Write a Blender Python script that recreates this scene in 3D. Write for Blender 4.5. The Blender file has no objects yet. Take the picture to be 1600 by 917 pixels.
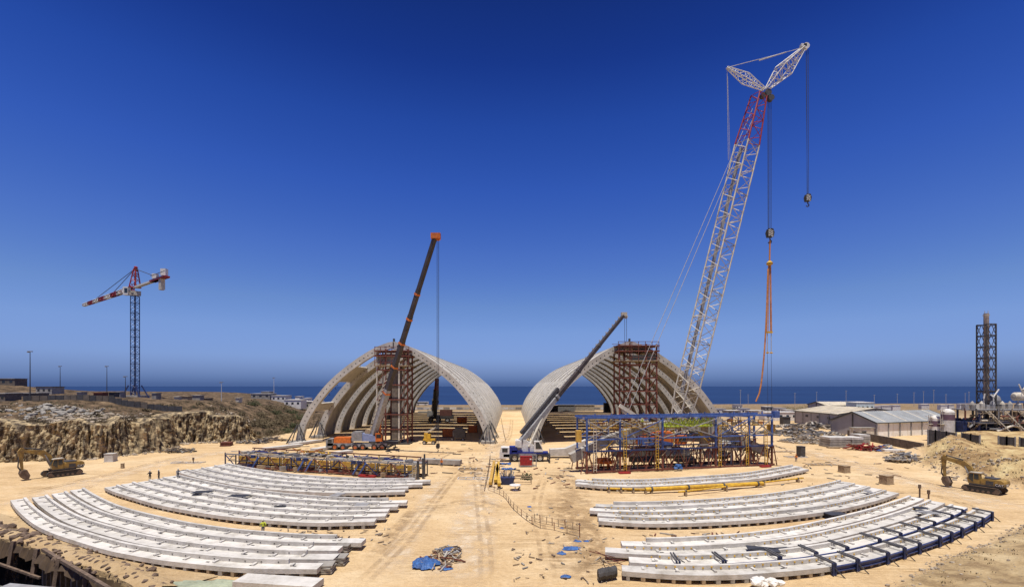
import bpy, bmesh, math, random
import numpy as np
from mathutils import Vector, Matrix
random.seed(7); R = math.radians
S = bpy.context.scene
COL = S.collection
# ---------------------------------------------------------------- camera, sky, sun, exposure
F, HOR, CZ = 720.0, 603.0, 18.0          # focal length in photo pixels, horizon row, camera height
cam = bpy.data.cameras.new('camera'); camo = bpy.data.objects.new('camera', cam); COL.objects.link(camo)
camo.location = (0, 0, CZ); camo.rotation_euler = (R(90), 0, 0)
cam.sensor_width = 36; cam.lens = 36*F/1600; cam.shift_y = (HOR-458.5)/1600
cam.clip_start = 0.5; cam.clip_end = 60000; S.camera = camo
SUN_EL, SUN_AZ = 77, 8                    # the sun stands high behind the camera
wd = bpy.data.worlds.new('World'); S.world = wd; wd.use_nodes = True
wn = wd.node_tree.nodes; wl = wd.node_tree.links
sky = wn.new('ShaderNodeTexSky'); sky.sky_type = 'NISHITA'; sky.sun_disc = False
sky.sun_elevation = R(SUN_EL); sky.sun_rotation = R(180+SUN_AZ)
sky.altitude = 0; sky.air_density = 1.0; sky.dust_density = 0.3; sky.ozone_density = 4.0
hs = wn.new('ShaderNodeHueSaturation'); hs.inputs['Saturation'].default_value = 1.25
gm = wn.new('ShaderNodeGamma'); gm.inputs[1].default_value = 1.0
wl.new(sky.outputs[0], gm.inputs[0]); wl.new(gm.outputs[0], hs.inputs['Color'])
tcw = wn.new('ShaderNodeTexCoord'); sxyz = wn.new('ShaderNodeSeparateXYZ'); wl.new(tcw.outputs['Generated'], sxyz.inputs[0])
tint = wn.new('ShaderNodeValToRGB')            # sea haze and the deep dry-air blue, by elevation only
STOPS = [(0.0042, (0.168, 0.300, 0.94)), (0.0181, (0.275, 0.420, 1.10)), (0.0596, (0.610, 0.690, 1.26)), (0.1145, (0.930, 0.875, 1.26)), (0.1684, (1.04, 0.92, 1.22)), (0.2714, (0.918, 0.825, 1.313)), (0.3879, (0.656, 0.684, 1.335)), (0.4884, (0.453, 0.537, 1.171)), (0.5727, (0.277, 0.35, 0.885)), (0.6389, (0.227, 0.278, 0.703))]
while len(tint.color_ramp.elements) < len(STOPS): tint.color_ramp.elements.new(.5)
for e_, (p_, c_) in zip(tint.color_ramp.elements, STOPS): e_.position = p_; e_.color = (*c_, 1)
wl.new(sxyz.outputs[2], tint.inputs[0])
mx = wn.new('ShaderNodeMix'); mx.data_type = 'RGBA'; mx.blend_type = 'MULTIPLY'; mx.inputs[0].default_value = 1
wl.new(hs.outputs[0], mx.inputs[6]); wl.new(tint.outputs[0], mx.inputs[7])
wl.new(mx.outputs[2], wn['Background'].inputs[0]); wn['Background'].inputs[1].default_value = 0.075
sl = bpy.data.lights.new('sun', 'SUN'); sl.energy = 5.0; sl.angle = R(0.5); sl.color = (1, .95, .87)
so = bpy.data.objects.new('sun', sl); COL.objects.link(so); so.location = (0, -50, 120)
d = Vector((math.sin(R(SUN_AZ))*math.cos(R(SUN_EL)), math.cos(R(SUN_AZ))*math.cos(R(SUN_EL)), -math.sin(R(SUN_EL))))
so.rotation_euler = d.to_track_quat('-Z', 'Y').to_euler()
S.view_settings.view_transform = 'Standard'; S.view_settings.look = 'None'
S.view_settings.exposure = 0.2; S.view_settings.gamma = 1
S.cycles.max_bounces = 5; S.cycles.diffuse_bounces = 3; S.cycles.glossy_bounces = 2

# ---------------------------------------------------------------- helpers
def W(px, py, D): return Vector(((px-800)/F*D, D, CZ-(py-HOR)/F*D))      # photo pixel at a depth
def G(px, py, z=0.0):
    D = F*(CZ-z)/(py-HOR); return Vector(((px-800)/F*D, D, z))           # photo pixel on level z
V = Vector
ORD = 'first second third fourth fifth sixth seventh eighth ninth tenth eleventh twelfth thirteenth fourteenth fifteenth sixteenth seventeenth eighteenth nineteenth twentieth'.split()

def mat(name, col, col2=None, rough=.8, metal=0, scale=1.5, bump=.0, bscale=12, stretch=(1,1,1), spec=.3, contrast=(.35,.65)):
    m = bpy.data.materials.new(name); m.use_nodes = True; n = m.node_tree.nodes; l = m.node_tree.links
    b = n['Principled BSDF']; b.inputs['Roughness'].default_value = rough; b.inputs['Metallic'].default_value = metal
    b.inputs['Specular IOR Level'].default_value = spec
    if col2 is None: col2 = tuple(c*.68 for c in col)
    tc = n.new('ShaderNodeTexCoord'); mp = n.new('ShaderNodeMapping'); mp.inputs['Scale'].default_value = stretch
    l.new(tc.outputs['Object'], mp.inputs['Vector'])
    no = n.new('ShaderNodeTexNoise'); no.inputs['Scale'].default_value = scale; no.inputs['Detail'].default_value = 6; no.inputs['Roughness'].default_value = .65
    l.new(mp.outputs[0], no.inputs['Vector'])
    rp = n.new('ShaderNodeValToRGB'); rp.color_ramp.elements[0].position = contrast[0]; rp.color_ramp.elements[1].position = contrast[1]
    rp.color_ramp.elements[0].color = (*col2, 1); rp.color_ramp.elements[1].color = (*col, 1)
    l.new(no.outputs[0], rp.inputs[0]); l.new(rp.outputs[0], b.inputs['Base Color'])
    if bump:
        nb = n.new('ShaderNodeTexNoise'); nb.inputs['Scale'].default_value = bscale; nb.inputs['Detail'].default_value = 5
        l.new(mp.outputs[0], nb.inputs['Vector'])
        bp = n.new('ShaderNodeBump'); bp.inputs['Strength'].default_value = bump; bp.inputs['Distance'].default_value = .2
        l.new(nb.outputs[0], bp.inputs['Height']); l.new(bp.outputs[0], b.inputs['Normal'])
    return m

M = dict(
 conc = mat('concrete', (.63,.60,.55), (.46,.435,.385), .85, scale=.7, bump=.15, bscale=6),
 conc2= mat('arch_concrete', (.55,.515,.45), (.40,.37,.31), .85, scale=.35, bump=.15, bscale=4),
 conc3= mat('weathered_concrete', (.40,.37,.32), (.25,.23,.20), .9, scale=.8, bump=.2),
 hole = mat('dark_pocket', (.03,.027,.024), None, .9),
 wood = mat('timber', (.42,.32,.20), (.22,.16,.10), .9, scale=3),
 rust = mat('rusty_steel', (.23,.075,.045), (.11,.04,.03), .75, scale=2.5),
 red  = mat('red_paint', (.36,.025,.025), (.20,.02,.02), .5, scale=2),
 blue = mat('blue_paint', (.075,.15,.42), (.05,.08,.20), .5, scale=1.5),
 navy = mat('navy_steel', (.035,.055,.16), (.02,.025,.06), .5, scale=1.2),
 dblue= mat('dark_blue_paint', (.02,.035,.22), (.015,.02,.12), .4, scale=2),
 yel  = mat('yellow_paint', (.70,.43,.04), (.42,.24,.03), .5, scale=1.5),
 yelp = mat('yellow_formply', (.66,.40,.07), (.45,.25,.05), .6, scale=.8),
 cat  = mat('digger_yellow', (.40,.25,.055), (.17,.11,.045), .6, scale=1.4),
 lime = mat('lime_mesh', (.55,.62,.07), (.33,.40,.05), .7, scale=2),
 ora  = mat('orange_paint', (.72,.19,.03), (.45,.11,.02), .5, scale=1.5),
 sling= mat('orange_webbing', (.62,.27,.09), (.40,.15,.05), .8, scale=1),
 wht  = mat('white_paint', (.78,.76,.71), (.58,.55,.49), .5, scale=1.5),
 cream= mat('cream_paint', (.62,.57,.47), (.44,.39,.30), .6, scale=1.2),
 grey = mat('grey_paint', (.34,.335,.33), (.22,.215,.21), .55, scale=1.5),
 dgrey= mat('dark_grey_steel', (.085,.08,.078), (.045,.042,.04), .6, scale=1.5),
 boomd= mat('dark_boom_steel', (.07,.055,.05), (.04,.032,.03), .5, scale=.6),
 blk  = mat('black_rubber', (.03,.028,.027), (.05,.042,.035), .85, scale=3),
 glass= mat('dark_glass', (.03,.04,.045), (.02,.025,.03), .1, spec=.6),
 rope = mat('steel_rope', (.05,.05,.06), None, .6),
 ropel= mat('light_pendant', (.50,.48,.45), None, .6),
 tarpb= mat('blue_tarpaulin', (.05,.14,.36), (.025,.06,.17), .55, scale=2, bump=.4, bscale=4),
 tarpg= mat('green_tarpaulin', (.34,.37,.26), (.22,.24,.17), .7, scale=.7, bump=.3, bscale=2),
 sheet= mat('rusted_sheet', (.12,.08,.045), (.04,.027,.018), .7, scale=.8, stretch=(1,1,.3)),
 roofg= mat('grey_roof_sheet', (.36,.37,.36), (.27,.28,.27), .5, scale=.25),
 roofb= mat('beige_roof_sheet', (.62,.55,.42), (.44,.38,.28), .7, scale=.25),
 wallg= mat('grey_render', (.36,.34,.335), (.29,.27,.265), .9, scale=.3),
 wallw= mat('stained_white_wall', (.86,.84,.78), (.66,.59,.46), .9, scale=.35, stretch=(1,1,.25), contrast=(.3,.5)),
 brown= mat('brown_block_wall', (.19,.155,.12), (.11,.09,.07), .9, scale=1),
 fence= mat('dark_fence_sheet', (.10,.095,.092), (.06,.057,.055), .6, scale=1),
 purple=mat('purple_panel', (.17,.10,.13), (.11,.07,.09), .7),
 rock = mat('rubble_rock', (.42,.35,.26), (.20,.16,.12), .95, scale=.6, bump=.3),
 clod = mat('dark_clod', (.20,.14,.10), (.10,.07,.05), .95, scale=1.2, bump=.4),
 twig = mat('dry_brush', (.17,.13,.075), (.08,.065,.035), .95, scale=.5),
 leaf = mat('dull_green_leaf', (.075,.085,.035), (.04,.045,.022), .9, scale=.5),
 skin = mat('skin', (.30,.17,.11)), hivis = mat('hi_vis', (.60,.68,.06), (.45,.5,.05)), orv = mat('orange_vest', (.80,.25,.04)),
 trou = mat('blue_trousers', (.05,.07,.16)), dark = mat('dark_clothes', (.05,.045,.05)),
 sform= mat('navy_form_paint', (.05,.075,.22), (.03,.04,.10), .5, scale=1.2),
 arm = mat('grey_steel_channel', (.16,.155,.155), (.09,.085,.085), .5, scale=2),
 plate= mat('black_ply', (.05,.052,.06), (.035,.035,.04), .6, scale=2),
)

def weather(m, tone=.18, stain=(.16,.135,.10), scale=.22, amount=.55):
    nt = m.node_tree; n = nt.nodes; l = nt.links; b = n['Principled BSDF']; src = b.inputs['Base Color'].links[0].from_socket
    tc = n.new('ShaderNodeTexCoord'); oi = n.new('ShaderNodeObjectInfo'); ad = n.new('ShaderNodeVectorMath'); ad.operation = 'ADD'; l.new(tc.outputs['Object'], ad.inputs[0])
    ml = n.new('ShaderNodeMath'); ml.operation = 'MULTIPLY'; ml.inputs[1].default_value = 60; l.new(oi.outputs['Random'], ml.inputs[0]); l.new(ml.outputs[0], ad.inputs[1])
    no = n.new('ShaderNodeTexNoise'); no.inputs['Scale'].default_value = scale; no.inputs['Detail'].default_value = 9; no.inputs['Roughness'].default_value = .72; l.new(ad.outputs[0], no.inputs['Vector'])
    rp = n.new('ShaderNodeMapRange'); rp.inputs[1].default_value = .50; rp.inputs[2].default_value = .72; rp.inputs[3].default_value = 0; rp.inputs[4].default_value = amount; l.new(no.outputs[0], rp.inputs[0])
    mx = n.new('ShaderNodeMix'); mx.data_type = 'RGBA'; mx.inputs[7].default_value = (*stain, 1); l.new(rp.outputs[0], mx.inputs[0]); l.new(src, mx.inputs[6])
    mr = n.new('ShaderNodeMapRange'); mr.inputs[3].default_value = 1-tone; mr.inputs[4].default_value = 1+tone*.4; l.new(oi.outputs['Random'], mr.inputs[0])
    m2 = n.new('ShaderNodeMix'); m2.data_type = 'RGBA'; m2.blend_type = 'MULTIPLY'; m2.inputs[0].default_value = 1; l.new(mx.outputs[2], m2.inputs[6]); l.new(mr.outputs[0], m2.inputs[7]); l.new(m2.outputs[2], b.inputs['Base Color'])
for k_, a_ in dict(conc=(.16,(.20,.165,.12),.35,.6), conc2=(.10,(.20,.165,.12),.12,.45), conc3=(.25,(.12,.10,.08),.4,.6), cat=(.0,(.13,.09,.05),1.2,.7), wht=(.12,(.30,.24,.17),.5,.5), cream=(.15,(.22,.17,.11),.5,.6), grey=(.15,(.16,.12,.08),.7,.6), yel=(.1,(.22,.13,.05),.6,.5), yelp=(.2,(.24,.16,.08),.7,.6), blue=(.1,(.10,.08,.08),.8,.5), ora=(.1,(.22,.10,.05),.8,.5), rust=(.3,(.05,.03,.025),.8,.6), roofg=(.0,(.25,.20,.15),.15,.5), wallw=(.0,(.36,.28,.18),.2,.6), sform=(.1,(.10,.09,.08),.8,.6)).items(): weather(M[k_], *a_)

class MB:
    def __init__(s): s.v = []; s.f = []
    def add(s, vs, fs):
        o = len(s.v); s.v += [tuple(p) for p in vs]; s.f += [tuple(i+o for i in q) for q in fs]; return s
    def hexa(s, p): return s.add(p, [(0,3,2,1),(4,5,6,7),(0,1,5,4),(1,2,6,5),(2,3,7,6),(3,0,4,7)])
    def box(s, c, d, rz=0, rot=None):
        m = rot or Matrix.Rotation(rz, 3, 'Z'); c = V(c); x, y, z = [q/2 for q in d]
        return s.hexa([c+m@V(q) for q in ((-x,-y,-z),(x,-y,-z),(x,y,-z),(-x,y,-z),(-x,-y,z),(x,-y,z),(x,y,z),(-x,y,z))])
    def bar(s, a, b, w, h=None, up=None):
        a = V(a); b = V(b); t = (b-a)
        if t.length < 1e-6: return s
        t.normalize(); u = V(up) if up else (V((0,0,1)) if abs(t.z) < .95 else V((0,1,0)))
        x = t.cross(u).normalized(); y = x.cross(t); h = h or w; x = x*w/2; y = y*h/2
        return s.hexa([a-x-y, a+x-y, a+x+y, a-x+y, b-x-y, b+x-y, b+x+y, b-x+y])
    def taper(s, a, b, w0, h0, w1, h1, up=(0,0,1)):
        a = V(a); b = V(b); t = (b-a).normalized(); x = t.cross(V(up)).normalized(); y = x.cross(t)
        return s.hexa([a-x*w0/2-y*h0/2, a+x*w0/2-y*h0/2, a+x*w0/2+y*h0/2, a-x*w0/2+y*h0/2, b-x*w1/2-y*h1/2, b+x*w1/2-y*h1/2, b+x*w1/2+y*h1/2, b-x*w1/2+y*h1/2])
    def tube(s, a, b, r, n=6, r1=None, cap=True):
        a = V(a); b = V(b); t = (b-a)
        if t.length < 1e-6: return s
        t.normalize(); u = V((0,0,1)) if abs(t.z) < .9 else V((1,0,0)); x = t.cross(u).normalized(); y = t.cross(x)
        r1 = r if r1 is None else r1; vs = []
        for p, q in ((a, r), (b, r1)):
            for i in range(n): vs.append(p+(x*math.cos(2*math.pi*i/n)+y*math.sin(2*math.pi*i/n))*q)
        fs = [(i, (i+1) % n, n+(i+1) % n, n+i) for i in range(n)]
        if cap: fs += [tuple(range(n-1, -1, -1)), tuple(range(n, 2*n))]
        return s.add(vs, fs)
    def path(s, pts, r, n=5):
        for a, b in zip(pts, pts[1:]): s.tube(a, b, r, n, cap=True)
        return s
    def lathe(s, prof, c=(0,0,0), n=16, axis='Z'):
        vs = []; k = len(prof); c = V(c)
        for i in range(n):
            a = 2*math.pi*i/n; ca, sa = math.cos(a), math.sin(a)
            for r, h in prof: vs.append(c+(V((r*ca, r*sa, h)) if axis == 'Z' else V((r*ca, h, r*sa)) if axis == 'Y' else V((h, r*ca, r*sa))))
        fs = [(i*k+j, ((i+1) % n)*k+j, ((i+1) % n)*k+j+1, i*k+j+1) for i in range(n) for j in range(k-1)]
        return s.add(vs, fs)
    def prism(s, poly, y0, y1, fn=None):                     # polygon in x,z extruded along y
        n = len(poly); fn = fn or (lambda x, y, z: (x, y, z))
        vs = [fn(x, y0, z) for x, z in poly]+[fn(x, y1, z) for x, z in poly]
        return s.add(vs, [tuple(range(n)), tuple(range(2*n-1, n-1, -1))]+[(i, n+i, n+(i+1) % n, (i+1) % n) for i in range(n)])
    def rock(s, c, r, sq=.7):
        vs = []; c = V(c); rot = Matrix.Rotation(random.random()*6.3, 3, 'Z') @ Matrix.Rotation(random.uniform(-.6,.6), 3, 'X')
        for p in ICO_V: vs.append(c+rot @ V((p[0]*r*random.uniform(.7,1.25), p[1]*r*random.uniform(.7,1.25), p[2]*r*sq*random.uniform(.7,1.2))))
        return s.add(vs, ICO_F)
_b = bmesh.new(); bmesh.ops.create_icosphere(_b, subdivisions=1, radius=1)
ICO_V = [tuple(v.co) for v in _b.verts]; ICO_F = [tuple(v.index for v in f.verts) for f in _b.faces]; _b.free()

def tag(o, label=None, cat=None, group=None, kind=None):
    for k, v in (('label', label), ('category', cat), ('group', group), ('kind', kind)):
        if v: o[k] = v
    return o
def thing(name, label, cat, loc=(0,0,0), rz=0, group=None):
    o = bpy.data.objects.new(name, None); COL.objects.link(o); o.location = loc; o.rotation_euler = (0, 0, rz)
    o.empty_display_size = .1
    return tag(o, label, cat, group)
def obj(name, mb, m, parent=None, local=False, label=None, cat=None, group=None, kind=None, smooth=False):
    me = bpy.data.meshes.new(name); off = V((0,0,0))
    if parent is None and not local and mb.v:
        a = np.array(mb.v); off = V((float((a[:,0].min()+a[:,0].max())/2), float((a[:,1].min()+a[:,1].max())/2), float(a[:,2].min())))
    elif parent is not None and not local:
        p = parent
        while p is not None: off = off+p.location; p = p.parent
    me.from_pydata([(x-off.x, y-off.y, z-off.z) for x, y, z in mb.v], [], mb.f); me.update()
    bm = bmesh.new(); bm.from_mesh(me); bmesh.ops.recalc_face_normals(bm, faces=bm.faces); bm.to_mesh(me); bm.free()
    me.materials.append(M[m] if isinstance(m, str) else m)
    if smooth: me.polygons.foreach_set('use_smooth', [True]*len(me.polygons))
    o = bpy.data.objects.new(name, me); COL.objects.link(o)
    if parent is not None: o.parent = parent
    if parent is None and not local: o.location = off
    return tag(o, label, cat, group, kind)
def pbar(name, a, b, w, m, parent, local=False, h=None): return obj(name, MB().bar(a, b, w, h), m, parent, local)
def copy_tree(o, parent=None):
    c = o.copy(); COL.objects.link(c); c.parent = parent
    for ch in list(o.children): copy_tree(ch, c)
    return c
def spline(pts, n):
    pts = [V(p) for p in pts]; P = [pts[0]*2-pts[1]]+pts+[pts[-1]*2-pts[-2]]; raw = []
    for i in range(1, len(P)-2):
        a, b, c, e = P[i-1:i+3]
        for k in range(12):
            t = k/12; raw.append(.5*((2*b)+(c-a)*t+(2*a-5*b+4*c-e)*t*t+(3*b-a-3*c+e)*t**3))
    raw.append(pts[-1]); L = [0]
    for a, b in zip(raw, raw[1:]): L.append(L[-1]+(b-a).length)
    out = []; j = 0
    for i in range(n):
        t = L[-1]*i/(n-1)
        while j < len(L)-2 and L[j+1] < t: j += 1
        out.append(raw[j].lerp(raw[j+1], min(1, (t-L[j])/max(1e-9, L[j+1]-L[j]))))
    return out
def text_mesh(name, s, size, loc, rot, m, parent):
    cu = bpy.data.curves.new(name, 'FONT'); cu.body = s; cu.size = size; cu.extrude = .01; cu.align_x = 'CENTER'; cu.align_y = 'CENTER'
    t = bpy.data.objects.new(name, cu); me = bpy.data.meshes.new_from_object(t); bpy.data.objects.remove(t)
    me.materials.clear(); me.materials.append(M[m]); o = bpy.data.objects.new(name, me); COL.objects.link(o)
    o.parent = parent; o.location = loc; o.rotation_euler = rot; return o

# ---------------------------------------------------------------- terrain
rs = np.random.RandomState(3); LAT = rs.rand(256, 256)
def vn(x, y):
    x = np.asarray(x, float); y = np.asarray(y, float); xi = np.floor(x).astype(int); yi = np.floor(y).astype(int); fx = x-xi; fy = y-yi
    fx = fx*fx*(3-2*fx); fy = fy*fy*(3-2*fy); g = lambda a, b: LAT[a & 255, b & 255]
    return (g(xi,yi)*(1-fx)+g(xi+1,yi)*fx)*(1-fy)+(g(xi,yi+1)*(1-fx)+g(xi+1,yi+1)*fx)*fy
def fbm(x, y, o=4):
    s = 0; a = .5
    for i in range(o): s = s+a*(vn(x*2**i+17*i, y*2**i+31*i)-.5); a *= .55
    return s
def sm(a, b, x): t = np.clip((np.asarray(x, float)-a)/(b-a), 0, 1); return t*t*(3-2*t)
def sdist(x, y, pl):                                        # signed distance to a polyline, positive on its left
    x = np.asarray(x, float); y = np.asarray(y, float); best = np.full(x.shape, 1e9); sg = np.ones(x.shape)
    for (ax, ay), (bx, by) in zip(pl, pl[1:]):
        dx, dy = bx-ax, by-ay; t = np.clip(((x-ax)*dx+(y-ay)*dy)/(dx*dx+dy*dy), 0, 1)
        q = np.hypot(x-ax-t*dx, y-ay-t*dy); c = dx*(y-ay)-dy*(x-ax); m = q < best
        best = np.where(m, q, best); sg = np.where(m, np.where(c >= 0, 1, -1), sg)
    return best*sg
CLIFF = [(-175,92),(-140,103),(-121,109),(-106,113),(-100,122),(-99,131),(-104,145),(-97,148),(-88,152),(-84,165),(-84,205),(-95,260),(-130,330),(-210,440)]
MOUND = [(190,158),(136,150),(119,136),(112,126),(103,117),(92,106),(90,97),(86,89),(88.5,80),(88,66),(92,40)]
BERM = [(92,74),(66,59.5),(56,53.5),(45,48),(34,41.3),(27,36),(20,30)]
TRENCH = [(-82,63),(-60,54),(-51,50),(-42.6,45.5),(-37,43),(-31,39),(-31,34),(-90,34)]
def hcl(x, y): return 8.6*(1-sm(149, 160, y))
def height(x, y):
    x = np.asarray(x, float); y = np.asarray(y, float)
    z = .35*fbm(x*.06, y*.06)+.10*fbm(x*.5, y*.5, 3)
    d = sdist(x, y, CLIFF); hc = hcl(x, y)
    top = 13*(1-.25*sm(150, 260, y))
    z = z+np.where(d > 2.2, hc*sm(2.2, 3.0, d)+(top-hc)*sm(1, 45, d+7*fbm(x*.06+9, y*.06))+2.2*sm(45, 120, d)+sm(2, 12, d)*(1.6*fbm(x*.12, y*.12)+.7*fbm(x*.6, y*.6, 3)), 0)
    z = z+6*np.exp(-(((x+262)/40)**2+((y-235)/45)**2))*sm(20, 60, d)
    m = sdist(x, y, MOUND); z = z+np.where(m > 0, 4.1*sm(0, 9, m+3*fbm(x*.15, y*.15))+sm(0, 5, m)*(1.7*fbm(x*.2, y*.2)+1.2*fbm(x*.8, y*.8, 3)), 0)
    z = z+3.2*np.exp(-(((x-101)/7)**2+((y-112)/6)**2))
    bb = sdist(x, y, BERM); bm_ = (bb > 0) & (x > 15) & (y < 76)
    z = z+np.where(bm_, np.minimum(.16*bb, 4)+sm(0, 1.2, bb)*(.35+.8*fbm(x*.3, y*.3)+.3*fbm(x*1.2, y*1.2, 2)), 0)
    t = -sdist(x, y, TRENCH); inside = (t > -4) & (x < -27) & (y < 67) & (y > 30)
    z = np.where(inside, z-9*sm(-4, -3.2, t), z)  # pit cut back under the rim so its far wall stays dark
    z = z+np.maximum(0, .55*(30-y))*(y < 30)
    z = np.minimum(z, 16.4)*(y < 40)+z*(y >= 40)
    coast = 445+18*fbm(x*.01, y*0)+.10*np.maximum(0, x-100)+.25*np.maximum(0, -x-150)
    far = sm(330, 440, y); z = z+far*.6*fbm(x*.05, y*.05)
    return z-30*sm(0, 40, y-coast)
def on(px, py):                                             # photo pixel dropped on the terrain by marching the view ray
    D = 30.0
    while D < 900:
        p = W(px, py, D)
        if p.z <= hz(p.x, p.y): break
        D *= 1.004
    return V((p.x, p.y, hz(p.x, p.y)))
xs = np.concatenate([-np.geomspace(3000, 170, 45), np.arange(-165, 125, .85), np.geomspace(127, 3000, 60)])
ys = np.concatenate([np.arange(-120, 24, 6.), np.arange(24, 66, .6), np.arange(66, 165, .8), np.geomspace(166, 560, 110)])
XX, YY = np.meshgrid(xs, ys); ZZ = height(XX.ravel(), YY.ravel())
nx, ny = len(xs), len(ys)
ZG = ZZ.reshape(ny, nx); import bisect; XL = list(map(float, xs)); YL = list(map(float, ys))
def hz(x, y):
    i = min(max(bisect.bisect(XL, x)-1, 0), nx-2); j = min(max(bisect.bisect(YL, y)-1, 0), ny-2)
    a = (x-XL[i])/(XL[i+1]-XL[i]); c = (y-YL[j])/(YL[j+1]-YL[j])
    return float((ZG[j,i]*(1-a)+ZG[j,i+1]*a)*(1-c)+(ZG[j+1,i]*(1-a)+ZG[j+1,i+1]*a)*c)
idx = np.arange(nx*ny).reshape(ny, nx); q = np.stack([idx[:-1,:-1], idx[:-1,1:], idx[1:,1:], idx[1:,:-1]], -1).reshape(-1, 4)
me = bpy.data.meshes.new('ground'); me.vertices.add(nx*ny); me.vertices.foreach_set('co', np.stack([XX.ravel(), YY.ravel(), ZZ], -1).astype('f').ravel())
me.loops.add(q.size); me.loops.foreach_set('vertex_index', q.ravel().astype('i')); me.polygons.add(len(q)); me.polygons.foreach_set('loop_start', np.arange(0, q.size, 4).astype('i'))
me.update(calc_edges=True); me.polygons.foreach_set('use_smooth', [True]*len(q))
at = me.color_attributes.new('soil', 'FLOAT_COLOR', 'POINT')
dC = sdist(XX.ravel(), YY.ravel(), CLIFF); dM = sdist(XX.ravel(), YY.ravel(), MOUND); dB = sdist(XX.ravel(), YY.ravel(), BERM)
wob = 4*fbm(XX.ravel()*.2, YY.ravel()*.2)
cr = np.maximum(sm(1, 3, dC), .75*sm(185, 330, YY.ravel()+40*fbm(XX.ravel()*.02, YY.ravel()*.02))*np.where(np.abs(XX.ravel()) < 75, sm(320, 345, YY.ravel()), 1)); cg = sm(-.3, 1.2, dB+wob*.3)*(XX.ravel() > 15)*(YY.ravel() < 76)*(XX.ravel() < 86); cb = sm(0, 4, dM+wob)
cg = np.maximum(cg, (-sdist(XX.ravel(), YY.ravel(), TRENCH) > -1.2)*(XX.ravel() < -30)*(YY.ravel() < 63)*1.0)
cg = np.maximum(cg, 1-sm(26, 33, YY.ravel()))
at.data.foreach_set('color', np.stack([cr, cg, cb, np.where((-sdist(XX.ravel(), YY.ravel(), TRENCH) > -5)*(XX.ravel() < -26)*(YY.ravel() < 68)*(YY.ravel() > 28), 0., 1.)], -1).astype('f').ravel())  # alpha masks the trench, where shade is painted into the soil
gmt = bpy.data.materials.new('sandy_ground'); gmt.use_nodes = True; n = gmt.node_tree.nodes; l = gmt.node_tree.links
b = n['Principled BSDF']; b.inputs['Roughness'].default_value = .95; b.inputs['Specular IOR Level'].default_value = .1
geo = n.new('ShaderNodeNewGeometry')
def noi(scale, detail=6, stretch=(1,1,1), rot=0, rough=.6):
    mp = n.new('ShaderNodeMapping'); mp.inputs['Scale'].default_value = stretch; mp.inputs['Rotation'].default_value = (0, 0, rot); l.new(geo.outputs['Position'], mp.inputs[0])
    t = n.new('ShaderNodeTexNoise'); t.inputs['Scale'].default_value = scale; t.inputs['Detail'].default_value = detail; t.inputs['Roughness'].default_value = rough; l.new(mp.outputs[0], t.inputs['Vector']); return t.outputs[0]
def ramp(f, stops):
    r = n.new('ShaderNodeValToRGB'); e = r.color_ramp.elements
    while len(e) < len(stops): e.new(.5)
    for k, (p, c) in enumerate(stops): e[k].position = p; e[k].color = (*c, 1)
    l.new(f, r.inputs[0]); return r.outputs[0]
def mix(f, a, bb, mode='MIX'):
    x = n.new('ShaderNodeMix'); x.data_type = 'RGBA'; x.blend_type = mode
    if isinstance(f, float): x.inputs[0].default_value = f
    else: l.new(f, x.inputs[0])
    l.new(a, x.inputs[6]); l.new(bb, x.inputs[7]); return x.outputs[2]
sand = ramp(noi(.06, 8), [(.34, (.46,.30,.145)), (.48, (.64,.455,.24)), (.62, (.77,.605,.375))])
sand = mix(.45, sand, ramp(noi(.16, 7, (1, 1.6, 1), .35, .7), [(.33, (.40,.26,.125)), (.5, (.63,.45,.24)), (.66, (.79,.635,.405))]))
sand = mix(.30, sand, ramp(noi(2.2, 5), [(.35, (.40,.26,.13)), (.6, (.66,.48,.28))]))
def tracks(rot, thr):
    w = noi(.12, 2); t_ = noi(.35, 3, (.05, 1.6, 1), rot); l_ = ramp(t_, [(.47, (1,1,1)), (.50, (.80,.765,.72)), (.53, (1,1,1))]); k_ = ramp(w, [(thr, (0,0,0)), (thr+.12, (1,1,1))])
    return l_, k_
for rot_, thr_ in ((.5, .47), (-.4, .5), (1.35, .48)):
    l_, k_ = tracks(rot_, thr_); sand = mix(k_, sand, mix(1.0, sand, l_, 'MULTIPLY'))
dirt = ramp(noi(.25, 9, rough=.75), [(.39, (.035,.026,.017)), (.48, (.09,.063,.038)), (.57, (.16,.11,.066)), (.69, (.30,.215,.13))])
berm = ramp(noi(.3, 9, rough=.7), [(.36, (.25,.17,.09)), (.5, (.44,.32,.17)), (.64, (.57,.44,.25))])
mnd = ramp(noi(.2, 9, rough=.7), [(.36, (.19,.115,.055)), (.46, (.36,.24,.115)), (.56, (.50,.37,.18)), (.68, (.62,.51,.27))])
ca = n.new('ShaderNodeVertexColor'); ca.layer_name = 'soil'; sp = n.new('ShaderNodeSeparateColor'); l.new(ca.outputs[0], sp.inputs[0])
trench_shade = ramp(noi(1.0, 5), [(.4, (.012,.010,.008)), (.7, (.03,.024,.018))])  # near-black colour standing in for the shade inside the trench
colr = mix(ca.outputs['Alpha'], trench_shade, mix(sp.outputs[2], mix(sp.outputs[1], mix(sp.outputs[0], sand, dirt), berm), mnd))
l.new(colr, b.inputs['Base Color'])
bp = n.new('ShaderNodeBump'); bp.inputs['Strength'].default_value = .8; bp.inputs['Distance'].default_value = .6
l.new(noi(1.3, 8, rough=.7), bp.inputs['Height']); l.new(bp.outputs[0], b.inputs['Normal'])
me.materials.append(gmt); go = bpy.data.objects.new('ground', me); COL.objects.link(go); tag(go, kind='structure')
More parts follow.
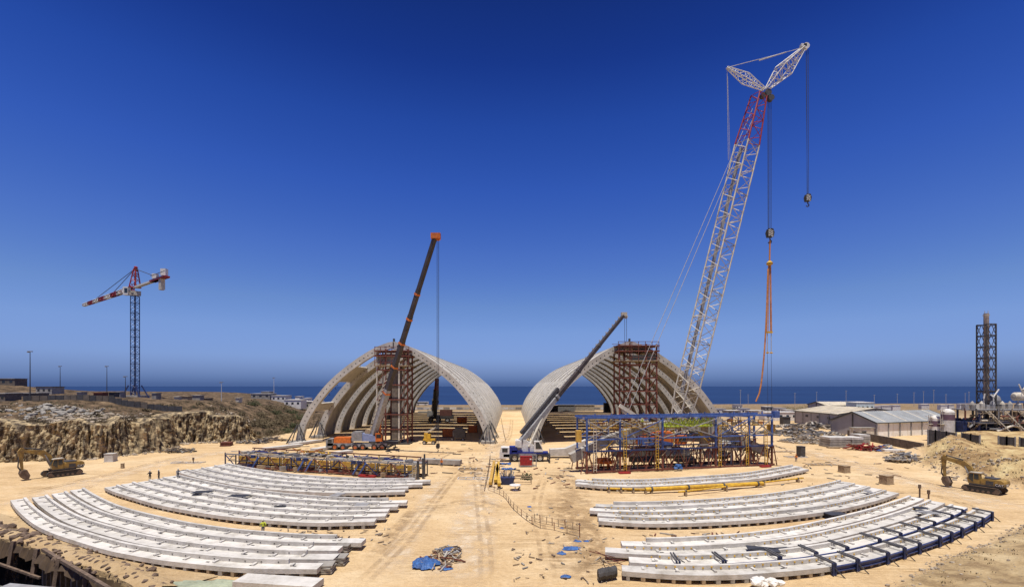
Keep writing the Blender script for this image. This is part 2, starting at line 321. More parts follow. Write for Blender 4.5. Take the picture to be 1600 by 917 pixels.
# sea
sea = mat('sea_water', (.013,.036,.10), (.007,.02,.066), .45, scale=.0022, spec=.12, bump=.3, bscale=.15, stretch=(.35,1,1))
obj('sea', MB().add([(-50000,430,-11),(50000,430,-11),(50000,55000,-11),(-50000,55000,-11)], [(0,1,2,3)]), sea, local=True, kind='structure')
# quarried rock face
def strip(name, pl, n_u, n_v, m, seed):
    P = np.array([tuple(p) for p in spline([V((x, y, 0)) for x, y in pl], n_u)]); T = np.gradient(P, axis=0); T /= np.linalg.norm(T, axis=1)[:, None]
    u = (np.arange(n_u)*.26)[:, None]; v = (np.arange(n_v)/(n_v-1))[None, :]; o = np.zeros((n_u, n_v))
    hc = hcl(P[:,0], P[:,1])[:, None]*(.92+.25*vn(u*.25, u*0+seed))
    dd = 3.2*fbm(u*.22+o, v*.5+seed)+3.4*fbm(u*.8+5+o, v*1.2+o)+2.2*fbm(u*2.1+o, v*3+o, 3)+1.5*fbm(u*1.3+o, v*11+o, 3)-1.6*v+.9*(1-v)**3
    dd = dd-1.4*np.maximum(0, np.arange(n_v)[None, :]-n_v+4)
    X = P[:,0:1]+T[:,1:2]*dd; Y = P[:,1:2]-T[:,0:1]*dd; Z = -.4+(hc+.6)*np.minimum(1, v*1.06)
    vs = np.stack([X, Y, Z], -1).reshape(-1, 3).tolist(); fs = []
    for i in range(n_u-1):
        for j in range(n_v-1): fs.append((i*n_v+j, (i+1)*n_v+j, (i+1)*n_v+j+1, i*n_v+j+1))
    return obj(name, MB().add(vs, fs), m, local=True, kind='structure')
M['cliff'] = mat('quarry_rock', (.47,.36,.20), (.07,.052,.035), .95, scale=.8, bump=1.0, bscale=2.2, stretch=(1,1,.3), contrast=(.43,.62))
strip('cliff', CLIFF[1:10], 420, 34, 'cliff', 2)
# rubble on the bank and in heaps
def scatter(name, n, fn, m, label=None, cat=None, kind='stuff', rr=(.2,.6), sq=.7):
    mb = MB()
    for i in range(n):
        x, y = fn(); r = random.uniform(*rr)*random.choice((.6,.8,1,1.3)); mb.rock((x, y, hz(x, y)+r*.2), r, sq)
    return obj(name, mb, m, label=label, cat=cat, kind=kind)
def along(pl, lo, hi, t0=0, t1=1):
    def f():
        t = random.uniform(t0, t1)*(len(pl)-1); i = min(int(t), len(pl)-2); a, b_ = V(pl[i]), V(pl[i+1]); p = a.lerp(b_, t-i); dr = (b_-a).normalized(); q = p+V((-dr.y, dr.x))*random.uniform(lo, hi); return q.x, q.y
    return f
CL2 = [p for p in CLIFF[1:9]]
scatter('bank_rubble', 900, along(CL2, 4, 36), 'rock', 'loose pale stones strewn over the brown bank above the cliff', 'rubble', rr=(.15,.45))
scatter('bank_rubble', 90, lambda: (random.gauss(-127, 6), random.gauss(130, 3.5)), 'conc3', 'heap of broken concrete on the bank at far left', 'rubble', rr=(.4,1.0), sq=.6)
scatter('bank_rubble', 170, lambda: (random.gauss(-112, 6), random.gauss(124, 4)), 'rock', 'broken stone spill on the bank above the left digger', 'rubble', rr=(.25,.8), sq=.5)
def grass(name, label, n_, fn, m, hh=(.3,.9)):
    mb = MB()
    for i in range(n_):
        x, y = fn(); z = hz(x, y)-.05; h = random.uniform(*hh)
        for k_ in range(5):
            a = random.random()*6.3; e = random.uniform(.1,.5); w_ = V((math.cos(a+1.57), math.sin(a+1.57), 0))*.07; q = V((x+random.uniform(-.3,.3), y+random.uniform(-.3,.3), z)); mb.add([q-w_, q+w_, q+V((math.cos(a)*e*h, math.sin(a)*e*h, h))], [(0,1,2)])
    return obj(name, mb, m, label=label, cat='grass', kind='stuff')
grass('dry_grass', 'dry brown grass along the lip of the quarry face', 2600, along(CLIFF[1:9], 2.2, 8), 'twig'); grass('dry_grass', 'dull green tufts on the brown left bank', 1200, along(CLIFF[1:12], 6, 44), 'leaf', (.25,.7)); grass('dry_grass', 'dry scrub on the bank beside the left hall', 1800, along(CLIFF[6:12], 1, 22), 'twig', (.4,1.2)); grass('dry_grass', 'sparse dry tufts on the near right berm', 260, along(BERM, 1, 14), 'twig', (.1,.3)); grass('dry_grass', 'dry tufts on the right sand mound', 260, along(MOUND[1:9], 2, 12), 'twig', (.2,.5))
scatter('berm_stones', 700, along(BERM, 0, 16, .05, .95), 'rock', 'fine pebbles over the near right berm', 'stones', rr=(.04,.13))
scatter('cliff_rubble', 220, along(CLIFF[3:10], -3.2, -.6), 'rock', 'fallen stones along the foot of the quarry face', 'rubble', rr=(.15,.5))
# shrubs: dry brush and coastal bushes
def shrub(loc, r, h, m, label, cat='shrub', group=None, n=340):
    t = thing('dry_shrub', label, cat, loc, 0, group); st = MB(); lf = MB()
    for i in range(14):
        a = random.random()*6.28; e = random.uniform(.3, 1.3); p = V((math.cos(a)*math.cos(e)*r, math.sin(a)*math.cos(e)*r, math.sin(e)*h)); st.tube((0,0,-.2), p*.85, .06, 4, .02)
    for i in range(n):
        a = random.random()*6.28; u = random.random()**.5; e = math.acos(random.random()); k = .55+.5*float(vn(a*2, e*3+loc[0]))
        p = V((math.cos(a)*math.sin(e)*r, math.sin(a)*math.sin(e)*r, math.cos(e)*h))*u*k*1.25
        s = random.uniform(.12, .32); x = V((random.gauss(0,1), random.gauss(0,1), random.gauss(0,1))).normalized()*s; y = x.orthogonal().normalized()*s*.6
        lf.add([p-x, p-y, p+x, p+y], [(0,1,2,3)])
    obj('stem', st, 'twig', t, True); obj('foliage', lf, m, t, True); return t
for i, (px, py) in enumerate([(396,634),(408,650),(420,640),(432,648),(443,640),(452,655),(460,668),(436,664),(418,668),(446,676),(404,666),(428,678),(455,646),(412,660),(440,655),(466,655)]):
    p = on(px, py); shrub(p, random.uniform(3, 4.6), random.uniform(2, 3), 'twig' if i % 3 else 'leaf', f'dry brown shrub on the bank left of the left arch hall, {ORD[i]} in order', group='shrubs beside the left hall', n=620)
for i, (px, py) in enumerate([(250,634),(268,636),(312,632),(350,640),(378,648),(330,640),(228,642),(150,652)]):
    p = on(px, py); shrub(p, random.uniform(1.2, 2.2), random.uniform(.7, 1.3), 'twig', f'low dry bush on the brown bank above the cliff, {ORD[i]} in order', group='bushes on the bank', n=220)
for i, (px, D, h) in enumerate([(1122,330,4),(1134,320,5),(1146,335,4),(1240,330,5),(1252,325,6),(1262,322,7.5),(1228,350,4)]):
    p = V(((px-800)/F*D, D, 0)); shrub(p, 4, h*.75, 'leaf', f'dark green bush near the coast behind the right yard, {ORD[i]} from the left', group='bushes near the coast')

# ---------------------------------------------------------------- the two arch halls
PROF = [(31.1,0),(30.2,4.4),(28.4,8.7),(25.7,13),(21.6,18.2),(17.2,22.4),(12.7,25.9),(8.3,28.8),(4.9,30.6),(1.4,31.9),(0,32.1)]
PO = spline([V((x, 0, z)) for x, z in PROF], 31)
def pin(i, dpt):
    t = (PO[min(i+1, 30)]-PO[max(i-1, 0)]).normalized(); nn = V((-t.z, 0, t.x)); q = PO[i]-nn*dpt*(-1)
    if i == 30: q = V((0, 0, PO[i].z-dpt))
    if i == 0: q = V((PO[0].x-dpt, 0, 0))
    return q
if pin(10, 1).z > PO[10].z: 
    _p = pin
    def pin(i, dpt): return _p(i, -dpt) if 0 < i < 30 else _p(i, dpt)
def arc_box(mb, sgn, cx, i0, i1, d0, d1, y0, y1):
    vs = []; 
    for i in range(i0, i1+1):
        a, b_ = pin(i, d0), pin(i, d1)
        for p in (a, b_):
            for y in (y0, y1): vs.append((cx+sgn*p.x, y, p.z))
    k = i1-i0; fs = [(0,1,3,2), (4*k, 4*k+2, 4*k+3, 4*k+1)]
    for i in range(k): o = 4*i; fs += [(o,o+4,o+5,o+1),(o+2,o+3,o+7,o+6),(o,o+2,o+6,o+4),(o+1,o+5,o+7,o+3)]
    mb.add(vs, fs)
def hall(cx, label, bare, smooth_side):
    t = thing('arch_hall', label, 'hall', (cx, 146, 0)); holes = MB(); Y0 = 146; PITCH = 16
    for k in range(11):
        y = Y0+k*PITCH
        for sgn in (-1, 1):
            mb = MB(); arc_box(mb, sgn, cx, 0, 30, 0, 2.25 if k else 2.0, y, y+1.7); rb = obj('arch_rib', mb, 'conc2', t)
            for i in range(1, 30):
                if k < 7:
                    c = pin(i, 1.1); holes.add([(cx+sgn*c.x+.19*math.cos(a*1.0472), y-.02, c.z+.19*math.sin(a*1.0472)) for a in range(6)], [(0,1,2,3,4,5)])
            mb = MB(); arc_box(mb, sgn, cx, 15 if sgn == smooth_side else 0, 30, .1, 1.3, y+12.32, y+12.9)
            if not (k == 0 and sgn == bare): obj('edge_rib', mb, 'conc2', t)
            for a, b_ in ((0,5),(5,10),(10,15),(15,20),(20,25),(25,30)):
                if k == 0 and sgn == bare:
                    if (a, b_) not in ((5,10),(15,20)): continue
                    mb = MB(); arc_box(mb, sgn, cx, a+(2 if a == 5 else 0), b_-(1 if a == 5 else 0), .5, 1.0, y+1.72, y+15.9)
                else:
                    mb = MB(); arc_box(mb, sgn, cx, a, b_, .10+.03*(a % 2)+.02*random.random(), .62, y+1.72, y+(15.98 if a < 15 and sgn == smooth_side else 12.3))
                obj('roof_panel', mb, 'conc2', t)
            if (k < 3):
                for _ in range(46):
                    i = random.randint(1, 20); c = PO[i].lerp(PO[i+1], random.random()); yy = y+random.uniform(2, 11.5); tt = (PO[i+1]-PO[i]).normalized(); nn = V((tt.z, 0, -tt.x)); c = c-nn*.09
                    e1 = V((tt.x*sgn, 0, tt.z)); P = V((cx+sgn*c.x, yy, c.z))+V((nn.x*sgn, 0, nn.z))*.02; r = random.uniform(.25, .42)
                    holes.add([P+e1*r*.5*math.cos(a*1.0472)+V((0, 1, 0))*r*1.6*math.sin(a*1.0472) for a in range(6)], [(0,1,2,3,4,5)])
    obj('anchor_hole', holes, 'hole', t, kind='stuff')
    obj('crown_joint', MB().box((cx, Y0-.03, 30.9), (.35, .1, 2)).box((cx, Y0+.8, 32.6), (.5,.8,1)), 'dgrey', t)
    for sgn in (-1, 1):                                       # steel props holding the front feet
        for yy in (Y0-.4, Y0+PITCH-.4):
            bx = cx+sgn*30
            for dx, dy in ((-2.6,-2.4),(-.8,-2.8),(1.0,-2.8),(2.6,-2.4),(-3.0,-.8),(3.0,-.8)): pbar('foot_prop', (bx+dx, yy+dy, .1), (bx+dx*.18, yy-.15, 5+1.2*random.random()), .22, 'dgrey', t)
            obj('footing', MB().box((cx+sgn*30, yy-.5, .35), (4.2, 3.6, .9)), 'conc3', t)
    return t
hall(-37.6, 'left pointed concrete arch hall with bare front bay behind orange truck crane', -1, 1)
hall(37.4, 'right pointed concrete arch hall behind blue steel scaffold frame', 9, -1)

# ---------------------------------------------------------------- shoring towers under the crowns
def tower(px0, px1, ptop, D, dep, lv, label, walls, m1='rust', m2='rust'):
    k = F/D; x0, x1 = (px0-800)/k, (px1-800)/k; zt = CZ-(ptop-HOR)/k; t = thing('shoring_tower', label, 'scaffold', ((x0+x1)/2, D, 0))
    X = [x0, x0+(x1-x0)*.28, x0+(x1-x0)*.72, x1]; Ys = [D, D+dep]
    for yy in Ys:
        for i, x in enumerate(X): pbar('post', (x, yy, 0), (x, yy, zt), .42, m2 if i in (0, 2) else m1, t)
    zs = [lv*i for i in range(1, int(zt/lv)+1)]
    for z in zs:
        for yy in Ys: pbar('ledger', (x0, yy-.25, z), (x1, yy-.25, z), .34, m1, t)
        for x in X: pbar('transom', (x, D, z+.3), (x, D+dep, z+.3), .26, m1, t)
    for a, b_ in zip([0]+zs, zs):
        for i in (0, 2): pbar('brace', (X[i], D-.1, a), (X[i+1], D-.1, b_), .18, m1, t)
        pbar('brace', (x1-.1, D, b_), (x1-.1, D+dep, a), .18, m1, t); pbar('brace', (X[1], D+dep+.1, b_), (X[2], D+dep+.1, a), .16, m1, t)
    for j, z in enumerate((zt-5.2, zt-2.2, zt-.6)): obj('platform', MB().box(((x0+x1)/2, D+dep/2, z), (x1-x0+1.6, dep+1.2, .3)), 'rust' if j else 'wood', t)
    for z in (zt-4.2, zt-1.2, zt+.6): pbar('guard_rail', (x0-.6, D-.6, z), (x1+.6, D-.6, z), .16, 'rust', t); pbar('guard_rail', (x0-.6, D+dep+.4, z), (x1+.6, D+dep+.4, z), .14, 'rust', t)
    for i in range(7):
        x = x0-.5+(x1-x0+1)*i/6; pbar('guard_post', (x, D-.6, zt-5.2), (x, D-.6, zt+.7), .16, 'rust', t)
    for (a, b_, za, zb, m) in walls: obj('cladding_sheet', MB().box((x0+(x1-x0)*(a+b_)/2, D+.9, (za+zb)/2), ((x1-x0)*(b_-a), .12, zb-za)), m, t)
    obj('base_frame', MB().box(((x0+x1)/2, D+dep/2, .2), (x1-x0+1.5, dep+1.5, .36)), 'dgrey', t)
    return t
tower(589, 637, 545, 143, 6.5, 4.6, 'left rust-red shoring tower with beige posts beneath the left hall crown', [(.0,.55,zz,zz+2.3,'conc3') for zz in (25.0,)]+[(.46,.8,1.5,24.2,'brown')], 'rust', 'cream')
tower(968, 1026, 537, 142, 7.5, 4.1, 'right rust-red shoring tower with green sheet beneath the right hall crown', [(.3,1,25.6,27.6,'tarpg')])

# ---------------------------------------------------------------- precast beams laid out in rows
def beam_row(rowname, front, shift, n, caps=False, side='left', blocks=True, where=''):
    base = spline([G(*p) for p in front], 40); roots = []
    for k in range(n):
        pts = [p+V((shift[0]*k, shift[1]*k, 0)) for p in base]
        if k: 
            c0, c1 = random.uniform(0, 1.2), random.uniform(0, 1.2); pts = spline(pts, 60)[int(c0*1.5):60-int(c1*1.5)]
            if side == 'right': pts = [p for p in pts if p.x >= base[0].x+.3*k-1.2*(k == 2)]
            pts = spline(pts, 40)
        nr = []
        for i, p in enumerate(pts):
            t = (pts[min(i+1, 39)]-pts[max(i-1, 0)]).normalized(); nr.append(V((-t.y, t.x, 0)))
        which = 'nearest' if k == 0 else 'farthest' if k == n-1 else ORD[k]+' nearest'
        mid = pts[20]; rt = thing('precast_beam', f'{which} curved concrete beam of the {where}', 'concrete beam', (mid.x, mid.y, 0), 0, f'beams of the {where}'); roots.append((rt, pts, nr))
        Wd = 1.52
        def sweep(o0, o1, z0, z1, i0, i1):
            vs = []; mb = MB()
            for i in range(i0, i1+1):
                for o, z in ((o0,z0),(o1,z0),(o1,z1),(o0,z1)): q = pts[i]+nr[i]*o; vs.append((q.x, q.y, z))
            m_ = i1-i0; fs = [(0,1,2,3), (4*m_+3, 4*m_+2, 4*m_+1, 4*m_)]
            for i in range(m_):
                for j in range(4): fs.append((4*i+j, 4*i+(j+1) % 4, 4*i+4+(j+1) % 4, 4*i+4+j))
            return mb.add(vs, fs)
        obj('slab', sweep(0, Wd, .40, .86, 0, 39), 'conc', rt)
        obj('upstand', sweep(Wd-.32, Wd, .862, 1.3, 1 if side == 'left' else 2, 37 if side == 'left' else 38), 'conc', rt)
        pk = MB(); cp = MB(); L = sum((b_-a).length for a, b_ in zip(pts, pts[1:])); nl = int(L/3.6)
        for i in range(nl):
            u = min(37.9, max(.3, (i+.6+random.uniform(-.16,.16))/nl*38)); j = int(u); p = pts[j].lerp(pts[j+1], u-j); nn = nr[j]; ang = math.atan2(nn.y, nn.x)
            q = p+nn*(Wd-.66); obj('lifting_lug', MB().box((q.x, q.y, .94), (.6, .24, .16), ang), 'conc', rt)
            if random.random() < .7: q = p+nn*.7+V((nn.y, -nn.x, 0))*random.uniform(-.8, .8); pk.box((q.x, q.y, .862), (.2, .4, .012), ang)
        m2 = int(L/.95)
        for i in range(m2):
            u = (i+.5)/m2*36+1.2; j = int(u); p = pts[j].lerp(pts[min(39, j+1)], u-j); nn = nr[j]; ang = math.atan2(nn.y, nn.x)
            q = p+nn*(Wd-.33)
            if caps: 
                if (i//9+k) % 4 != 3: cp.box((q.x, q.y, 1.06+.08*(i % 2)), (.09, .15, .14), ang)
            elif i % 2: pk.box((q.x, q.y, 1.04), (.04, .12, .09), ang)
        obj('pocket', pk, 'hole', rt, kind='stuff')
        if caps: obj('rebar_cap', cp, 'yel', rt, kind='stuff')
        nb = int(L/1.35) if k == 0 else 4
        for i in range(nb):
            u = (i+.4)/nb*38.6; j = int(u); p = pts[j].lerp(pts[min(39, j+1)], u-j)+nr[j]*(Wd*.5-.02); ang = math.atan2(nr[j].y, nr[j].x)
            zb = hz(p.x, p.y)
            blk = MB().box((p.x, p.y, (.398+zb-.15)/2), (Wd*.96 if k == 0 else Wd*.6, .36*random.uniform(.8,1.2), .398-zb+.15), ang)
            obj('support_block', blk, 'wood' if random.random() < .5 else 'conc3', label=f'small block carrying the {which} beam of the {where}', cat='block', group=f'blocks under the {which} beam of the {where}')
    return roots
L1 = beam_row('l1', [(16,790),(27,806),(50,827),(75,841),(110,854),(160,870),(200,879),(250,888),(300,894),(350,899),(400,902),(495,903)], (.6, 2.42), 4, where='lower left row')
L2 = beam_row('l2', [(163,769),(178,776),(215,788),(250,798),(300,808),(350,816),(398,821),(450,825),(500,827),(585,825)], (.7, 2.42), 5, where='middle left row')
L3 = beam_row('l3', [(275,743),(300,751),(325,757),(360,764),(400,770),(475,776),(550,778),(632,776)], (.9, 2.75), 4, where='upper left row')
R1 = beam_row('r1', [(899,763),(950,767),(1020,767),(1100,762),(1180,755),(1230,746),(1264,739)], (.3, 2.6), 2, True, 'right', where='upper right row')
R2 = beam_row('r2', [(935,824),(1000,828),(1060,828),(1130,825),(1200,820),(1275,811),(1325,802),(1375,789),(1405,778)], (-.6, 2.6), 4, True, 'right', where='middle right row')
R3 = beam_row('r3', [(972,906),(1050,912),(1125,913),(1200,909),(1275,902),(1330,893),(1375,883),(1450,859),(1500,839),(1535,821),(1553,808)], (-.8, 2.55), 4, True, 'right', where='lower right row')
# steel side forms and clamps on the two nearest right beams
def clamps(root, i0, step, which, channel_from):
    rt, pts, nr = root; j = 0
    vs = MB()
    for i in range(channel_from, 38):
        a, b_ = pts[i]-nr[i]*.13, pts[i+1]-nr[i+1]*.13
        for z, w in ((.40,.26),(.84,.26)): vs.bar(a+V((0,0,z)), b_+V((0,0,z)), w*.7, .1)
        vs.bar(a+V((0,0,.62))+nr[i]*.06, b_+V((0,0,.62))+nr[i]*.06, .05, .55)
    obj('side_form', vs, 'sform', label=f'blue steel side form along the {which} lower right beam', cat='formwork')
    u = i0
    while u < 38:
        i = int(u); p = pts[i]; nn = nr[i]; tt = V((nn.y, -nn.x, 0))
        t = thing('form_clamp', f'steel cross clamp over the {which} lower right beam, {ORD[j]} from its left end', 'clamp', (p.x, p.y, 0), 0, f'clamps over the {which} lower right beam')
        f = p-nn*.32; zt = 1.32
        for s in (-.14, .14):
            pbar('post', f+tt*s+V((0,0,.15)), f+tt*s+V((0,0,zt)), .14, 'navy', t, h=.24)
            pbar('arm', f+tt*s+V((0,0,zt-.02)), p+nn*1.6+tt*s+V((0,0,1.42)), .1, 'arm', t, h=.16)
        pbar('strut', f+V((0,0,.9)), f-nn*.7+tt*.5+V((0,0,.05)), .09, 'dgrey', t); pbar('tie_rod', p+nn*1.5+V((0,0,1.25)), p+nn*.5+tt*.9+V((0,0,.88)), .07, 'dgrey', t)
        u += step; j += 1
clamps(R3[0], 13.5, 2.35, 'nearest', 13); clamps(R3[1], 3.5, 3.3, 'second nearest', 3)
# ply sheets and plates left on the beams
for px, py, w, dd, z, lab in [(316,768,2.6,1.6,1.28,'black ply sheet on the middle left beams, nearer their left ends'),(298,777,1.28,.7,.98,'dark plank on the middle left beams'),(373,774,2.8,1.4,1.28,'black ply sheet on the middle left beams, right of its twin'),
    (438,790,1.6,.6,.98,'small dark board on the middle left beams'),(528,772,1.5,2.2,1.28,'upright grey plate on the upper left beams'),(565,788,1.8,1.6,1.28,'grey plate at the right ends of the middle left beams'),
    (1101,796,2.0,.5,.98,'black plank on the middle right beams'),(1192,857,3.0,1.3,1.28,'large black ply sheet on the lower right beams'),(1219,857,2.2,.8,.98,'slim black board beside the large ply sheet on the right'),(1438,793,1.6,1.2,1.28,'dark sheet on the lower right beams toward their right ends'),
    (1450,800,2.2,1.5,1.28,'bent grey sheet on the lower right beams toward their right ends'),(1358,768,.9,1.8,1.28,'blue grey plate on the middle right beams near their right ends')]:
    p = G(px, py, z); mb = MB().box((p.x, p.y, p.z), (w, dd, .07), random.uniform(-.3, .3)).box((p.x, p.y-.05, p.z+.06), (w*.92, .08, .06), .1).box((p.x+w*.3, p.y, p.z-.06), (.1, dd*.9, .06), .1)
    obj('ply_sheet', mb, 'plate' if 'grey' not in lab else 'grey', label=lab, cat='sheet')

# ---------------------------------------------------------------- cranes
def lattice(p0, p1, w0, w1, n, rc, rl, roll=0, h0=None, h1=None):
    p0, p1 = V(p0), V(p1); a = (p1-p0).normalized(); u = V((0,1,0)) if abs(a.y) < .8 else V((1,0,0))
    s = a.cross(u).normalized(); t = s.cross(a); q = Matrix.Rotation(roll, 3, a); s = q@s; t = q@t; h0 = h0 or w0; h1 = h1 or w1
    ch, la = MB(), MB()
    def node(i, j): f = i/n; c = p0.lerp(p1, f); w = w0+(w1-w0)*f; h = h0+(h1-h0)*f; sx, sy = ((-1,-1),(1,-1),(1,1),(-1,1))[j]; return c+s*sx*w/2+t*sy*h/2
    for j in range(4): ch.tube(node(0, j), node(n, j), rc, 6)
    for i in range(n):
        for j in range(4):
            k = (j+1) % 4; la.tube(node(i, j if i % 2 else k), node(i+1, k if i % 2 else j), rl, 4)
            if i % 3 == 0: la.tube(node(i, j), node(i, k), rl, 4)
    for j in range(4): la.tube(node(n, j), node(n, (j+1) % 4), rl, 4)
    return ch, la
def boom_part(t, name, *a, m='wht', **k):
    ch, la = lattice(*a, **k); o = obj(name, ch, m, t); obj('lacing', la, m, o); return o
# lattice-boom crawler crane behind the blue frame
D = 119; t = thing('crawler_crane', 'tall white lattice boom crane with red boom head and angled jib', 'crane', W(1040, 712, D)*1, 0); t.location.z = 0
foot, head = W(1054, 690, D), W(1186, 150, D)
ns = 7
for i in range(ns):
    a, b_ = foot.lerp(head, i/ns), foot.lerp(head, (i+1)/ns); red = i == ns-1
    w0 = 1.6 if i == 0 else 4.1; w1 = 4.1 if i < ns-1 else 2.6
    boom_part(t, 'boom_section', a, b_, w0 if i else 2.4, w1, 6, .19, .09, m='red' if red else 'cream', roll=.42)
    if i and i < ns-1:
        obj('boom_walkway', MB().bar(a+V((-.9,1.1,0)), b_+V((-.9,1.1,0)), .9, .1), 'grey', t)
hd = MB()
for px, py, r in ((1199,146,.9),(1204,154,.8),(1192,150,.7)):
    c = W(px, py, D); hd.lathe([(0,-.5),(r,-.5),(r*.8,-.2),(r*.8,.2),(r,.5),(0,.5)], c, 14, 'Y')
obj('sheave_block', hd, 'dgrey', t)
jt, mt_ = W(1257, 74, D), W(1136, 106, D); jr, mr = W(1198, 140, D), W(1194, 140, D)
jm = jr.lerp(jt, .45); boom_part(t, 'jib', jr, jm, .7, 3.2, 5, .13, .07, roll=.4); boom_part(t, 'jib', jm, jt, 3.2, .6, 7, .13, .07, roll=.4)
mm = mr.lerp(mt_, .5); boom_part(t, 'jib_mast', mr, mm, .6, 1.9, 5, .11, .06, roll=.3); boom_part(t, 'jib_mast', mm, mt_, 1.9, .4, 5, .11, .06, roll=.3)
jh = MB().lathe([(0,-.4),(.8,-.4),(.6,0),(.8,.4),(0,.4)], W(1259,73,D), 12, 'Y').box(W(1255,72,D), (1.4,.8,.7)); obj('jib_head', jh, 'wht', t)
pen = MB().tube(mt_, W(1225, 83, D), .07).tube(W(1225, 83, D), jt, .07).tube(W(1186,95,D), W(1228,82,D), .13); obj('pendant', pen, 'ropel', t)
for (a, b_, r) in ((mt_, W(1138, 250, D), .07), (W(1137,120,D), W(1141,262,D), .05), (W(1176,170,D), W(974,636,D), .075), (W(1182,172,D), W(983,640,D), .075)):
    obj('stay_rope', MB().tube(a, b_, r, 5), 'ropel', t)
gan = MB().bar(W(968,633,D), W(1022,668,D), .8, .9).bar(W(972,641,D), W(1010,668,D), .5, .5).bar(W(968,633,D+3), W(1022,668,D+3), .6, .7)
for i in range(5): gan.bar(W(975+i*9, 638+i*6, D), W(975+i*9, 638+i*6, D+3), .25)
obj('gantry', gan, 'cream', t)
X0 = (1030-800)/F*D
for yy in (D-3.4, D+3.4):
    tr = MB().prism([(X0-6,.2),(X0-6.6,.9),(X0-6,1.9),(X0+6,1.9),(X0+6.6,.9),(X0+6,.2)], yy-.7, yy+.7); tk = obj('crawler_track', tr, 'dgrey', t)
    pads = MB()
    for i in range(20): pads.box((X0-5.8+i*.61, yy, 1.97), (.42, 1.5, .14))
    obj('track_pad', pads, 'blk', tk, kind='stuff')
obj('carbody', MB().box((X0, D, 1.7), (5, 6, 1.3)), 'grey', t); obj('slew_ring', MB().lathe([(0,2.3),(1.9,2.3),(1.9,2.9),(0,2.9)], (X0, D, 0), 18), 'dgrey', t)
obj('machinery_house', MB().box((X0-1.5, D+.3, 4.6), (9, 4, 3)).box((X0-1.5, D+.3, 6.2), (8.4,3.4,.3)), 'ora', t); obj('house_stripe', MB().prism([(X0-6,3.05),(X0+3,3.05),(X0+3,3.6),(X0-6,5.2)], D-1.74, D-1.72), 'blue', t)
obj('counterweight', MB().box((X0-8, D, 4.0), (2.4, 5.4, 1.1)).box((X0-8, D, 5.15), (2.4, 5.4, 1.1)).box((X0-8, D, 6.3), (2.2, 5.2, 1.1)), 'grey', t)
cb = obj('operator_cab', MB().box((X0+4.6, D-2.6, 4.4), (2.4, 1.9, 2.5)), 'ora', t); obj('cab_window', MB().box((X0+4.7, D-3.56, 4.7), (1.9, .06, 1.4)).box((X0+5.82, D-2.6, 4.7), (.06,1.6,1.5)), 'glass', cb)
# its hooks, ropes and slings
def hook_block(px, py, Dd, sc, label):
    t2 = thing('hook_block', label, 'hook block', W(px, py, Dd)); c = W(px, py, Dd)
    for s in (-.42, .42): obj('cheek_plate', MB().prism([(c.x-.7*sc, c.z-1.0*sc),(c.x+.7*sc, c.z-1.0*sc),(c.x+.95*sc, c.z+.2*sc),(c.x+.6*sc, c.z+1.2*sc),(c.x-.6*sc, c.z+1.2*sc),(c.x-.95*sc, c.z+.2*sc)], c.y+s*sc-.06, c.y+s*sc+.06), 'blk', t2)
    st = MB()
    for i in range(4):
        for k in range(2):
            x0 = c.x+(-.62+.62*k)*sc; z0 = c.z+(-.75+i*.45)*sc; dz = .25*sc*(1 if k == 0 else -1)
            st.add([(x0, c.y-.5*sc, z0), (x0+.58*sc, c.y-.5*sc, z0+dz), (x0+.58*sc, c.y-.5*sc, z0+dz+.22*sc), (x0, c.y-.5*sc, z0+.22*sc)], [(0,1,2,3)])
    obj('chevron_stripe', st, 'wht', t2)
    hk = MB(); pts = [c+V((0,0,-1.0*sc)), c+V((0,0,-1.6*sc)), c+V((.35*sc,0,-1.9*sc)), c+V((.3*sc,0,-2.4*sc)), c+V((-.15*sc,0,-2.55*sc)), c+V((-.45*sc,0,-2.25*sc))]; hk.path(pts, .15*sc, 6); obj('hook', hk, 'dgrey', t2)
    return t2
hook_block(1203, 365, D, 1.0, 'large chequered hook block above the orange slings'); hook_block(1262, 310, D, .85, 'small chequered hook block hanging alone under the jib tip')
for i, (a, b_) in enumerate([((1201,156),(1201,359)),((1205,158),(1205,359)),((1203,158),(1203,359)),((1199.5,156),(1200,359)),((1261,78),(1261,303)),((1263,78),(1263.5,303)),((1259.5,80),(1261.5,303))]):
    obj('hoist_rope', MB().tube(W(*a, D), W(*b_, D), .05, 5), 'rope', t)
sl_ = thing('lifting_sling', 'orange lifting slings with spreader hanging from the big hook', 'sling', W(1201, 520, D))
obj('link', MB().tube(W(1203,376,D), W(1202.5,408,D), .2), 'sling', sl_); obj('shackle', MB().lathe([(0,-.5),(.7,-.3),(.8,.2),(.3,.7),(0,.7)], W(1202.5,412,D), 10), 'yel', sl_)
for a, b_, r in (((1201,414),(1197.8,518),.15),((1204,414),(1205.4,518),.15),((1202.5,414),(1200.2,518),.08),((1203.5,416),(1203.6,518),.08)): obj('strap', MB().tube(W(*a,D), W(*b_,D), r), 'sling', sl_)
obj('spreader', MB().box(W(1201.5,519,D), (1.7,.5,.45)), 'yel', sl_)
for x in (1199, 1205): obj('chain', MB().tube(W(x,520,D), W(x,550,D), .09), 'ropel', sl_); obj('lower_hook', MB().rock(W(x,551,D), .4), 'yel', sl_); obj('tag_line', MB().tube(W(x,552,D), W(x+1,655,D), .035), 'rope', sl_)
obj('hanging_strap', MB().path(spline([W(1200,420,D-.5), W(1198,480,D-.5), W(1195,540,D-.5), W(1191,585,D-.5), W(1187,612,D-.5), W(1181,627,D-.5)], 16), .2), 'sling', sl_)

